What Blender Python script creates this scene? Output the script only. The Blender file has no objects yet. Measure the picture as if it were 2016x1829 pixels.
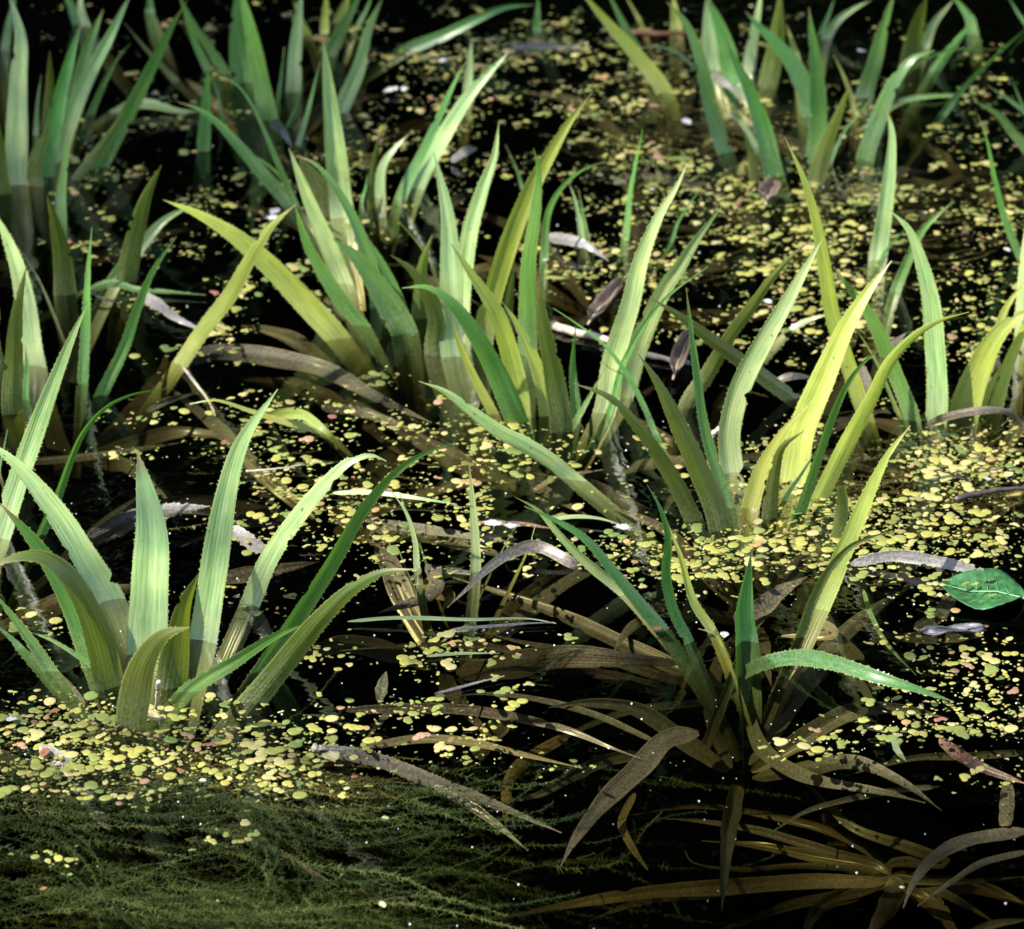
import bpy, math, random
from mathutils import Vector, Matrix, noise
import numpy as np
random.seed(11)
rnd = random.Random(5)
R = math.radians
sc = bpy.context.scene
col = sc.collection

# ------------------------------------------------------------------ camera
H = 1.31
PITCH = R(25)
HFOV = R(15.4)
cd = bpy.data.cameras.new('camera')
cam = bpy.data.objects.new('camera', cd); col.objects.link(cam)
cam.location = (0, 0, H)
cam.rotation_euler = (math.pi / 2 - PITCH, 0, 0)
cd.sensor_width = 36; cd.angle = HFOV
cd.clip_start = .05; cd.clip_end = 600
cd.dof.use_dof = True; cd.dof.focus_distance = 2.8; cd.dof.aperture_fstop = 11
sc.camera = cam
CAM = Vector((0, 0, H))
# ------------------------------------------------------------------ sky and sun
SUN_EL, SUN_AZ = R(51), R(-120)          # azimuth from +Y towards +X: the sun stands to the left, a touch behind the camera
SV = Vector((math.sin(SUN_AZ) * math.cos(SUN_EL), math.cos(SUN_AZ) * math.cos(SUN_EL), math.sin(SUN_EL)))
w = bpy.data.worlds.new('World'); sc.world = w; w.use_nodes = True
nt = w.node_tree
bg = nt.nodes['Background']
sky = nt.nodes.new('ShaderNodeTexSky'); sky.sky_type = 'NISHITA'; sky.sun_disc = False
sky.sun_elevation = SUN_EL; sky.sun_rotation = SUN_AZ
nt.links.new(sky.outputs[0], bg.inputs[0]); bg.inputs[1].default_value = .15
sd = bpy.data.lights.new('sun', 'SUN'); sd.energy = 5; sd.angle = R(.53); sd.color = (1, .965, .88)
sun = bpy.data.objects.new('sun', sd); col.objects.link(sun)
sun.rotation_euler = SV.to_track_quat('Z', 'Y').to_euler(); sun.location = SV * 20
# ------------------------------------------------------------------ exposure and render
vs = sc.view_settings
sc.display_settings.display_device = 'sRGB'
vs.view_transform = 'Standard'; vs.look = 'None'; vs.gamma = 1; vs.exposure = 1.15
sc.render.engine = 'CYCLES'
sc.cycles.use_denoising = True
sc.cycles.max_bounces = 8; sc.cycles.transparent_max_bounces = 24
sc.cycles.transmission_bounces = 6; sc.cycles.glossy_bounces = 3; sc.cycles.diffuse_bounces = 3
sc.cycles.caustics_reflective = False; sc.cycles.caustics_refractive = False
sc.cycles.sample_clamp_indirect = 6

# ------------------------------------------------------------------ from a pixel to a place
TH = math.tan(HFOV / 2)
FW = Vector((0, math.cos(PITCH), -math.sin(PITCH)))
UP = Vector((0, math.sin(PITCH), math.cos(PITCH)))
RT = Vector((1, 0, 0))
def ray(p): return FW + RT * ((p[0] - 1008) / 1008 * TH) - UP * ((p[1] - 914.5) / 1008 * TH)
def at_z(p, z):
    d = ray(p); return CAM + d * ((z - H) / d.z)
def at_y(p, y):
    d = ray(p); return CAM + d * (y / d.y)
def pix(P):
    v = Vector(P) - CAM; k = v.dot(FW)
    return (1008 + v.x / k / TH * 1008, 914.5 - v.dot(UP) / k / TH * 1008)
def mpp(P): return (Vector(P) - CAM).dot(FW) * TH / 1008       # metres for one picture unit at P
CROP = dict(A=(0, 0), B=(850, 0), C=(1707, 0), D=(0, 800), E=(850, 800), F=(1707, 800), G=(0, 1556), H=(850, 1556), I=(1707, 1556))
KS = 2016 / 2707
def cp(c, p):
    o = CROP[c]; return (o[0] * KS + p[0] * .36940, o[1] * KS + p[1] * .36940)

# ------------------------------------------------------------------ materials
MATS = {}
def mat(name):
    m = bpy.data.materials.new(name); m.use_nodes = True
    MATS[name] = m
    return m, m.node_tree, m.node_tree.nodes['Principled BSDF']
class NT:
    def __init__(s, nt): s.t = nt
    def n(s, typ, **kw):
        o = s.t.nodes.new(typ)
        for k, v in kw.items(): setattr(o, k, v)
        return o
    def l(s, a, b): s.t.links.new(a, b)
    def math(s, op, a, b=None, c=None):
        o = s.n('ShaderNodeMath', operation=op)
        for i, x in enumerate((a, b, c)):
            if x is None: continue
            if isinstance(x, (int, float)): o.inputs[i].default_value = x
            else: s.l(x, o.inputs[i])
        return o.outputs[0]
    def noise(s, vec, scale, detail=2, rough=.5):
        o = s.n('ShaderNodeTexNoise'); o.inputs['Scale'].default_value = scale
        o.inputs['Detail'].default_value = detail; o.inputs['Roughness'].default_value = rough
        if vec is not None: s.l(vec, o.inputs['Vector'])
        return o.outputs['Fac']
    def comb(s, x, y, z):
        o = s.n('ShaderNodeCombineXYZ')
        for i, v in enumerate((x, y, z)):
            if isinstance(v, (int, float)): o.inputs[i].default_value = v
            else: s.l(v, o.inputs[i])
        return o.outputs[0]
    def ramp(s, f, a, b, c0=0, c1=1):
        o = s.n('ShaderNodeMapRange'); o.clamp = True
        s.l(f, o.inputs[0])
        for i, v in zip((1, 2, 3, 4), (a, b, c0, c1)): o.inputs[i].default_value = v
        return o.outputs[0]
    def mix(s, f, a, b):
        o = s.n('ShaderNodeMix', data_type='RGBA')
        if isinstance(f, (int, float)): o.inputs[0].default_value = f
        else: s.l(f, o.inputs[0])
        for i, v in ((6, a), (7, b)):
            if isinstance(v, tuple): o.inputs[i].default_value = (*v, 1)
            else: s.l(v, o.inputs[i])
        return o.outputs[2]

def leaf_mat(name, lo, hi, trans, silt=(.11, .095, .065), tf=.33, rough=.3, crust=.55, vd=.15):
    m, t, bs = mat(name); N = NT(t)
    uv = N.n('ShaderNodeUVMap'); sep = N.n('ShaderNodeSeparateXYZ'); N.l(uv.outputs[0], sep.inputs[0])
    u, v = sep.outputs[0], sep.outputs[1]
    oi = N.n('ShaderNodeObjectInfo'); rn = oi.outputs['Random']
    r50 = N.math('MULTIPLY', rn, 50)
    st = N.noise(N.comb(N.math('MULTIPLY', u, 9), N.math('MULTIPLY', v, 2.2), r50), 1, 3, .6)
    fine = N.noise(N.comb(N.math('MULTIPLY', u, 46), N.math('MULTIPLY', v, 5), r50), 1, 2, .5)
    vein = N.math('ABSOLUTE', N.math('SINE', N.math('MULTIPLY', u, 22)))
    veinf = N.ramp(vein, 0, .35, 1, 0)
    f = N.math('ADD', N.math('MULTIPLY', st, .75), N.math('MULTIPLY', fine, .45))
    c = N.mix(N.ramp(f, .38, .78), lo, hi)
    # hue drift along the blade and from blade to blade
    c = N.mix(N.math('MULTIPLY', N.ramp(N.noise(N.comb(u, N.math('MULTIPLY', v, 6), r50), 1, 1), .4, .7), .35), c, tuple(x * y for x, y in zip(hi, (1.25, 1.05, .8))))
    hs = N.n('ShaderNodeHueSaturation'); N.l(c, hs.inputs['Color'])
    N.l(N.ramp(rn, 0, 1, .475, .515), hs.inputs['Hue']); N.l(N.ramp(N.math('FRACT', N.math('MULTIPLY', rn, 7.3)), 0, 1, .78, 1.2), hs.inputs['Value'])
    c = N.mix(N.math('MULTIPLY', veinf, vd), hs.outputs[0], tuple(x * .35 for x in lo))
    at = N.n('ShaderNodeAttribute'); at.attribute_name = 'tint'
    tipf = N.ramp(N.math('ADD', at.outputs['Fac'], N.math('MULTIPLY', N.math('SUBTRACT', N.math('ADD', st, N.math('FRACT', N.math('MULTIPLY', rn, 13.7))), 1), .09)), .955, 1.0)
    c = N.mix(N.math('MULTIPLY', tipf, .8), c, (.24, .15, .06))
    edge = N.ramp(N.math('ABSOLUTE', N.math('SUBTRACT', u, .5)), .455, .5)
    c = N.mix(N.math('MULTIPLY', edge, .6), c, (.36, .36, .08))
    # brown dry blotches, dark nicks and dust
    geo = N.n('ShaderNodeNewGeometry'); sp = N.n('ShaderNodeSeparateXYZ'); N.l(geo.outputs['Position'], sp.inputs[0])
    spots = N.noise(geo.outputs['Position'], 190, 2)
    c = N.mix(N.ramp(spots, .70, .76, 0, .75), c, (.045, .04, .02))
    dust = N.noise(geo.outputs['Position'], 420, 3, .7)
    z = sp.outputs[2]
    big = N.noise(geo.outputs['Position'], 34, 3)
    near = N.math('MULTIPLY', N.ramp(N.math('ADD', z, N.math('MULTIPLY', big, -.05)), -.035, .03, 1, 0), N.ramp(dust, .42, .62))
    c = N.mix(N.math('MULTIPLY', near, crust), c, (.36, .34, .27))
    wet = N.ramp(z, -.004, -.06, 0, .85)
    c = N.mix(wet, c, N.mix(N.ramp(N.noise(geo.outputs['Position'], 520, 4, .8), .38, .66), tuple(x * .4 for x in silt), tuple(x * 1.4 for x in silt)))
    N.l(c, bs.inputs['Base Color'])
    bs.inputs['Roughness'].default_value = rough
    N.l(N.ramp(N.math('ADD', st, N.math('MULTIPLY', dust, .3)), .5, .9, rough - .06, rough + .22), bs.inputs['Roughness'])
    bs.inputs['Specular IOR Level'].default_value = .6
    bs.inputs['Coat Weight'].default_value = .3; bs.inputs['Coat Roughness'].default_value = .2
    bmp = N.n('ShaderNodeBump'); bmp.inputs['Strength'].default_value = .16; bmp.inputs['Distance'].default_value = .001
    N.l(N.math('ADD', N.math('ADD', vein, N.math('MULTIPLY', fine, .6)), N.math('MULTIPLY', dust, .25)), bmp.inputs['Height'])
    N.l(bmp.outputs[0], bs.inputs['Normal'])
    tr = N.n('ShaderNodeBsdfTranslucent')
    tc = N.mix(N.math('MULTIPLY', veinf, .62), N.mix(N.ramp(st, .35, .7), tuple(x * .75 for x in trans), trans), tuple(x * .3 for x in trans))
    tc = N.mix(wet, tc, (.02, .017, .01))
    N.l(tc, tr.inputs[0])
    mx = N.n('ShaderNodeMixShader'); mx.inputs[0].default_value = tf
    N.l(bs.outputs[0], mx.inputs[1]); N.l(tr.outputs[0], mx.inputs[2])
    N.l(mx.outputs[0], t.nodes['Material Output'].inputs[0])
    return m
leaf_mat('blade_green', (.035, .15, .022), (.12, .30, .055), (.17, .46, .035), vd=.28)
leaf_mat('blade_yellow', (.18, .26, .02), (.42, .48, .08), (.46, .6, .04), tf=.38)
leaf_mat('blade_pale', (.14, .30, .06), (.44, .56, .24), (.28, .52, .06), crust=.8, rough=.26)  # sunlit blades: whitish highlights put into the paler base colour
leaf_mat('blade_dark', (.042, .08, .008), (.115, .165, .022), (.26, .33, .02), rough=.4, vd=.75)  # blades seen from the backlit side: shade and dark veins put into the colour
leaf_mat('blade_brown', (.05, .037, .023), (.12, .09, .06), (.1, .07, .03), silt=(.09, .076, .06), tf=.15, rough=.5)
leaf_mat('blade_tan', (.16, .12, .045), (.32, .25, .11), (.2, .15, .04), silt=(.19, .145, .055), tf=.15, rough=.5)
leaf_mat('blade_grey', (.055, .05, .055), (.15, .135, .14), (.1, .09, .06), silt=(.15, .13, .115), tf=.12, rough=.55)
leaf_mat('blade_silt', (.05, .052, .03), (.12, .115, .07), (.1, .1, .03), silt=(.095, .095, .06), tf=.15, rough=.5)
leaf_mat('blade_red', (.10, .012, .014), (.2, .03, .03), (.2, .03, .02), silt=(.13, .02, .02), tf=.15, rough=.5)

def simple(name, a, b, scale, rough=.5, tf=0, bump=.2, dist=.002, sheen=None):
    m, t, bs = mat(name); N = NT(t)
    geo = N.n('ShaderNodeNewGeometry')
    oi = N.n('ShaderNodeObjectInfo')
    n1 = N.noise(geo.outputs['Position'], scale, 4, .6)
    c = N.mix(N.ramp(n1, .3, .7), a, b)
    hs = N.n('ShaderNodeHueSaturation'); N.l(c, hs.inputs['Color']); N.l(N.ramp(oi.outputs['Random'], 0, 1, .8, 1.2), hs.inputs['Value'])
    N.l(hs.outputs[0], bs.inputs['Base Color']); bs.inputs['Roughness'].default_value = rough
    bmp = N.n('ShaderNodeBump'); bmp.inputs['Strength'].default_value = bump; bmp.inputs['Distance'].default_value = dist
    N.l(n1, bmp.inputs['Height']); N.l(bmp.outputs[0], bs.inputs['Normal'])
    if tf:
        tr = N.n('ShaderNodeBsdfTranslucent'); N.l(hs.outputs[0], tr.inputs[0])
        mx = N.n('ShaderNodeMixShader'); mx.inputs[0].default_value = tf
        N.l(bs.outputs[0], mx.inputs[1]); N.l(tr.outputs[0], mx.inputs[2]); N.l(mx.outputs[0], t.nodes['Material Output'].inputs[0])
    return m
simple('mud', (.012, .010, .007), (.03, .024, .016), 14, .9, 0, .6, .02)
simple('turf', (.03, .045, .014), (.07, .08, .03), 6, .9, 0, .6, .03)
simple('bark', (.05, .04, .03), (.13, .11, .09), 9, .85, 0, .8, .02)
simple('tree_leaf', (.025, .05, .012), (.05, .09, .022), 3, .5, .3)
simple('twig_pale', (.3, .24, .17), (.55, .47, .36), 90, .7, 0, .5, .002)
simple('twig_dark', (.03, .02, .018), (.1, .07, .06), 120, .35, 0, .5, .002)
simple('petal_white', (.42, .41, .38), (.66, .64, .62), 420, .5, .25)
simple('petal_rust', (.16, .06, .03), (.34, .15, .08), 320, .4, .2)
simple('petal_cream', (.4, .35, .16), (.6, .54, .3), 320, .45, .3)
simple('fluff', (.75, .75, .75), (.8, .8, .8), 50, .6, .3)
simple('dead_leaf', (.07, .048, .032), (.24, .175, .125), 170, .55, .15)
simple('grey_leaf', (.035, .035, .042), (.12, .115, .13), 190, .38, .1)

def frond_mat(name, attr):
    m, t, bs = mat(name); N = NT(t)
    a = N.n('ShaderNodeAttribute'); a.attribute_name = 'tint'
    a.attribute_type = 'GEOMETRY' if attr else 'OBJECT'
    geo = N.n('ShaderNodeNewGeometry')
    n1 = N.noise(geo.outputs['Position'], 420, 3)
    c = N.mix(N.ramp(n1, .35, .75, 0, .45), a.outputs['Color'], (.2, .14, .03))
    n2 = N.noise(geo.outputs['Position'], 900, 2)
    N.l(c, bs.inputs['Base Color']); bs.inputs['Roughness'].default_value = .33
    bmp = N.n('ShaderNodeBump'); bmp.inputs['Strength'].default_value = .3; bmp.inputs['Distance'].default_value = .0008
    N.l(n2, bmp.inputs['Height']); N.l(bmp.outputs[0], bs.inputs['Normal'])
frond_mat('frond', True)

def weed_mat(name, a, b):
    m, t, bs = mat(name); N = NT(t)
    geo = N.n('ShaderNodeNewGeometry')
    at = N.n('ShaderNodeAttribute'); at.attribute_name = 'tint'
    N.l(N.mix(N.math('MULTIPLY', at.outputs['Fac'], N.ramp(N.noise(geo.outputs['Position'], 60, 3), .2, .8, .5, 1)), a, b), bs.inputs['Base Color'])
    bs.inputs['Roughness'].default_value = .6; bs.inputs['Specular IOR Level'].default_value = .2
weed_mat('weed', (.018, .042, .016), (.19, .24, .095))
weed_mat('scum', (.07, .06, .02), (.24, .21, .07))

# water: a clear, peat-stained body under a mirror-like skin
m, t, bs = mat('pond_water'); N = NT(t); t.nodes.remove(bs)
fr = N.n('ShaderNodeFresnel'); fr.inputs['IOR'].default_value = 1.33
geo = N.n('ShaderNodeNewGeometry')
n1 = N.noise(geo.outputs['Position'], 9, 2); n2 = N.noise(geo.outputs['Position'], 42, 2)
bmp = N.n('ShaderNodeBump'); bmp.inputs['Strength'].default_value = .4; bmp.inputs['Distance'].default_value = .006
N.l(N.math('ADD', n1, N.math('MULTIPLY', n2, .25)), bmp.inputs['Height'])
N.l(bmp.outputs[0], fr.inputs['Normal'])
gl = N.n('ShaderNodeBsdfGlossy'); gl.inputs['Roughness'].default_value = .03; N.l(bmp.outputs[0], gl.inputs['Normal'])
tp = N.n('ShaderNodeBsdfTransparent'); tp.inputs[0].default_value = (.93, .93, .88, 1)
mx = N.n('ShaderNodeMixShader'); N.l(fr.outputs[0], mx.inputs[0]); N.l(tp.outputs[0], mx.inputs[1]); N.l(gl.outputs[0], mx.inputs[2])
out = t.nodes['Material Output']; N.l(mx.outputs[0], out.inputs[0])
va = N.n('ShaderNodeVolumeAbsorption'); va.inputs['Color'].default_value = (.62, .58, .34, 1); va.inputs['Density'].default_value = 14
N.l(va.outputs[0], out.inputs['Volume'])

# ------------------------------------------------------------------ building helpers
def link(name, me, material=None, parent=None, smooth=True):
    if material: me.materials.append(MATS[material])
    if smooth: me.polygons.foreach_set('use_smooth', [True] * len(me.polygons))
    o = bpy.data.objects.new(name, me); col.objects.link(o)
    if parent: o.parent = parent
    return o
def mesh(name, V, F, uv=None, tint=None):
    me = bpy.data.meshes.new(name); me.from_pydata(V, [], F)
    if uv:
        l = me.uv_layers.new(name='UVMap')
        idx = np.empty(len(me.loops), dtype=np.int32); me.loops.foreach_get('vertex_index', idx)
        l.data.foreach_set('uv', np.array(uv, dtype=np.float32)[idx].ravel())
    if tint is not None:
        a = me.attributes.new('tint', 'FLOAT_COLOR', 'POINT')
        arr = np.ones((len(V), 4), dtype=np.float32); arr[:, :3] = np.array(tint, dtype=np.float32).reshape(len(V), -1)
        a.data.foreach_set('color', arr.ravel())
    me.update(); return me
def tag(o, label, cat=None, group=None, kind=None):
    if label: o['label'] = label
    if cat: o['category'] = cat
    if group: o['group'] = group
    if kind: o['kind'] = kind
    return o
def empty(name, loc):
    e = bpy.data.objects.new(name, None); col.objects.link(e); e.location = loc; e.empty_display_size = .02
    return e

def catmull(P, n):
    P = [P[0] * 2 - P[1]] + list(P) + [P[-1] * 2 - P[-2]]
    T = [0]
    for i in range(1, len(P)): T.append(T[-1] + max(1e-5, (P[i] - P[i - 1]).length) ** .5)
    out = []
    for i in range(1, len(P) - 2):
        for k in range(12):
            t = T[i] + (T[i + 1] - T[i]) * k / 12
            L = lambda a, b, ta, tb: a * ((tb - t) / (tb - ta)) + b * ((t - ta) / (tb - ta))
            a1 = L(P[i - 1], P[i], T[i - 1], T[i]); a2 = L(P[i], P[i + 1], T[i], T[i + 1]); a3 = L(P[i + 1], P[i + 2], T[i + 1], T[i + 2])
            b1 = L(a1, a2, T[i - 1], T[i + 1]); b2 = L(a2, a3, T[i], T[i + 2])
            out.append(L(b1, b2, T[i], T[i + 1]))
    out.append(P[-2].copy())
    d = [0]
    for a, b in zip(out, out[1:]): d.append(d[-1] + (b - a).length)
    res = []; j = 0
    for k in range(n + 1):
        s = d[-1] * k / n
        while j < len(d) - 2 and d[j + 1] < s: j += 1
        f = (s - d[j]) / max(1e-9, d[j + 1] - d[j]); res.append(out[j].lerp(out[j + 1], min(1, f)))
    return res, d[-1]

def ribbon(P, Lm, wmax, rot, twist, keel, teeth, origin, expo=3.6, base=.8, blunt=False, wob=.02, seed=0, cap=False):
    """strap leaf: keeled cross-section, pointed tip, saw teeth along both margins"""
    rr = random.Random(seed)
    n = len(P) - 1
    K = 9 if wmax > .006 else 5
    V = []; UVs = []; F = []; TT = []
    ph = rr.uniform(0, 9)
    rows = []
    bites = {(rr.randrange(n // 3, n - 2), rr.choice((-1, 1))): rr.uniform(.5, .8) for _ in range(rr.choice((0, 0, 1, 1, 2, 3)) if wmax > .009 else 0)}
    for i, p in enumerate(P):
        t = i / n
        T = (P[min(n, i + 1)] - P[max(0, i - 1)]).normalized()
        Vd = (CAM - p).normalized()
        S = T.cross(Vd)
        if S.length < .05: S = T.cross(Vector((0, 0, 1)))
        S.normalize()
        S = Matrix.Rotation(rot + twist * (t - .4) + .12 * math.sin(ph + t * 7), 3, T) @ S
        Nn = S.cross(T)
        if Nn.dot(Vd) < 0: Nn = -Nn
        prof = (base + (1 - base) * min(1, t / .35)) * (1 - t ** expo if not blunt else 1 - .25 * t ** 6)
        if cap: prof *= min(1, .12 + t / .07) ** .6
        if cap and blunt: prof *= min(1, .3 + (1 - t) / .06) ** .6
        hw = max(.0004, wmax / 2 * prof * (1 + wob * math.sin(ph * 3 + t * 23)))
        row = []
        for k in range(K):
            u = k / (K - 1) * 2 - 1
            if u and (i, 1 if u > 0 else -1) in bites: u *= bites[i, 1 if u > 0 else -1]
            q = p + S * (u * hw) + Nn * (keel * hw * (abs(u) ** 1.4)) + Nn * (.035 * hw * math.sin(u * 6 + ph + t * 5))
            row.append(len(V)); V.append(q - origin); UVs.append(((u + 1) / 2, t * Lm * 10)); TT.append((t, t, t))
        rows.append((row, S, T, hw))
    for a, b in zip(rows, rows[1:]):
        for k in range(K - 1): F.append((a[0][k], a[0][k + 1], b[0][k + 1], b[0][k]))
    if teeth:
        step = .0038; cnt = int(Lm / step)
        for j in range(cnt):
            t = (j + rr.uniform(.0, 1)) / cnt * .97; f = t * n; i = min(n - 1, int(f)); f -= i
            for side in (0, K - 1):
                a = V[rows[i][0][side]]; b = V[rows[i + 1][0][side]]
                q = a.lerp(b, f); T = rows[i][2]; S = rows[i][1] * (1 if side else -1)
                if rr.random() < .18: continue
                h = .0011 * rr.uniform(.45, 1.35) * min(1, rows[i][3] / .004)
                v0 = len(V)
                V += [q - T * .0009 - S * .0003, q + T * .0009 - S * .0003, q + S * h + T * .0008]
                UVs += [(side / (K - 1), t * Lm * 10)] * 3; TT += [(t, t, t)] * 3
                F.append((v0, v0 + 1, v0 + 2))
    return V, F, UVs, TT

KIND = dict(g='blade_green', y='blade_yellow', p='blade_pale', d='blade_dark', n='blade_brown', t='blade_tan', s='blade_grey', o='blade_silt', r='blade_red')
LEAN = dict(g=.14, y=.12, p=.28, d=-.30, n=.05, t=0, s=.1, o=.1)
LSEED = [0]
def parse(line):
    a = line.split(); c = a[0]; pts = []; o = {}
    for s in a[1:]:
        if s[0] in '-0123456789': pts.append(cp(c, tuple(float(x) for x in s.split(','))))
        else: o[s[0]] = s[1:]
    return pts, o
def blade(line, crown, parent):
    """one upright leaf: listed from the waterline to the tip"""
    LSEED[0] += 1; rr = random.Random(LSEED[0] * 77)
    pts, o = parse(line); k = o.get('k', 'g'); wpx = float(o['w']) * .3694
    P0 = at_z(pts[0], 0); mp = mpp(P0)
    d = [0]
    for a, b in zip(pts, pts[1:]): d.append(d[-1] + math.hypot(b[0] - a[0], b[1] - a[1]))
    Lp = d[-1] * mp
    lean = (float(o['l']) if 'l' in o else LEAN[k] + rr.uniform(-.07, .07)) * Lp
    P = [P0] + [at_y(p, P0.y + lean * (s / d[-1])) for p, s in zip(pts[1:], d[1:])]
    for q in P[1:]:
        if q.z < .004: q.z = .004
    c = crown - P0
    if c.length > .13: c *= .13 / c.length
    tn = (P[1] - P[0]).normalized()
    if c.normalized().dot(-tn) < .35: c = -tn * .06
    sub = P0 + c * .5 - tn * .05
    sub.z = min(sub.z, -.05)
    P = [sub] + P
    S, Lm = catmull(P, 56)
    rot = R(float(o['r'])) if 'r' in o else R(rr.uniform(-32, 32))
    wd = .97 * wpx * mp / max(.5, math.cos(rot))
    keel = float(o.get('e', rr.uniform(.12, .34))) * (1 if lean > 0 else -1)
    near = P0.y < 3.2
    V, F, U, TT = ribbon(S, Lm, wd, rot, R(rr.uniform(-28, 28)), keel, near and wpx > 8, parent.location, expo=float(o.get('x', rr.uniform(2.9, 4.4) if wpx > 22 else 2.3)), base=.78, blunt='b' in o, seed=LSEED[0])
    return link('leaf', mesh('leaf', V, F, U, TT), KIND[k], parent)
def drowned(e, c, n):
    # the oldest outer leaves lie sunk around the crown
    rr = random.Random(int(c.x * 1000 + c.y * 777)); a0 = rr.uniform(0, 6.3)
    for i in range(n):
        LSEED[0] += 1; a = a0 + i * 6.283 / max(1, n) + rr.uniform(-.4, .4); L = rr.uniform(.13, .27); bend = rr.uniform(-.6, .6); z1 = rr.uniform(-.075, -.018)
        P = [c + Vector((math.cos(a + bend * t) * L * t, math.sin(a + bend * t) * L * t, (z1 - c.z) * min(1, t * 1.6) - .012 * max(0, t - .6))) for t in (.06, .3, .55, .8, 1)]
        S, Lm = catmull(P, 30)
        V, F, U, TT = ribbon(S, Lm, rr.uniform(.010, .022), R(rr.uniform(-25, 25)), R(rr.uniform(-50, 50)), rr.uniform(-.3, .3), False, c, expo=2.6, base=.6, wob=.06, seed=LSEED[0], cap=True)
        link('leaf', mesh('leaf', V, F, U, TT), rr.choice(('blade_brown', 'blade_silt', 'blade_silt', 'blade_grey', 'blade_brown')), e)
def plant(name, label, crown, lines, cat='water plant', group='water soldier plants in the pond', depth=.09, sunk=6):
    c = at_z(crown, 0); c.z = -depth
    e = empty(name, c); tag(e, label, cat, group)
    for ln in lines.strip().split('\n'):
        ln = ln.split('#')[0].strip()
        if not ln: continue
        if ln[0] == '~': strap(ln[1:].strip(), parent=e)
        else: blade(ln, c, e)
    drowned(e, c, sunk)
    return e
def strap(line, parent=None, name='leaf', arch=0, label=None, cat=None, group=None):
    """a leaf lying on or under the water: z0..z1 gives the height of its two ends in mm"""
    LSEED[0] += 1; rr = random.Random(LSEED[0] * 77)
    pts, o = parse(line); k = o.get('k', 'n'); wpx = float(o['w']) * .3694
    z0, z1 = (float(x) / 1000 for x in o.get('z', '-20:-20').split(':'))
    h = float(o.get('h', 0)) / 1000
    n = len(pts) - 1; P = []
    for i, p in enumerate(pts):
        t = i / n; P.append(at_z(p, z0 + (z1 - z0) * t + h * 4 * t * (1 - t)))
    S, Lm = catmull(P, 48)
    rot = R(float(o['r'])) if 'r' in o else R(rr.uniform(-18, 18))
    org = parent.location if parent else P[0]
    V, F, U, TT = ribbon(S, Lm, wpx * mpp(P[n // 2]), rot, R(rr.uniform(-35, 35)), float(o.get('e', rr.uniform(-.2, .25))), wpx > 20 and max(z0, z1) > 0, org, expo=float(o.get('x', 2.6)), base=float(o.get('a', .7)), blunt='b' in o, wob=.05, seed=LSEED[0], cap=True)
    ob = link(name, mesh(name, V, F, U, TT), KIND[k], parent)
    if not parent: ob.location = org; tag(ob, label, cat or 'leaf', group)
    return ob

# ------------------------------------------------------------------ the setting: ground, pond, far bank and trees
def terrain():
    V = []; F = []; n = 90
    def g(i): s = (i / n * 2 - 1); return 140 * s * abs(s) ** 1.8
    for j in range(n + 1):
        for i in range(n + 1):
            x, y = g(i), g(j) + 3
            r = math.hypot(x / 5.2, (y - 2.8) / 4.6); r += .12 * noise.noise(Vector((x * .3, y * .3, 0)))
            z = -.5 + .75 * min(1, max(0, (r - .8) / .45)) + .05 * noise.noise(Vector((x * .8, y * .8, 2)))
            if r > 1.3: z += .3 * noise.noise(Vector((x * .1, y * .1, 5)))
            V.append((x, y, z))
    for j in range(n):
        for i in range(n):
            a = j * (n + 1) + i; F.append((a, a + 1, a + n + 2, a + n + 1))
    me = mesh('ground', V, F)
    o = link('ground', me, 'mud'); me.materials.append(MATS['turf'])
    for p in me.polygons:
        if p.center.z > .03: p.material_index = 1
    o['kind'] = 'structure'
terrain()
x0, x1, y0, y1, zb = -7, 7, -2.6, 8.4, -.9
me = mesh('water', [(x, y, z) for z in (zb, 0) for x, y in ((x0, y0), (x1, y0), (x1, y1), (x0, y1))],
          [(4, 5, 6, 7), (3, 2, 1, 0), (0, 1, 5, 4), (1, 2, 6, 5), (2, 3, 7, 6), (3, 0, 4, 7)])
wo = link('water', me, 'pond_water', smooth=False); wo['kind'] = 'structure'

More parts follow.
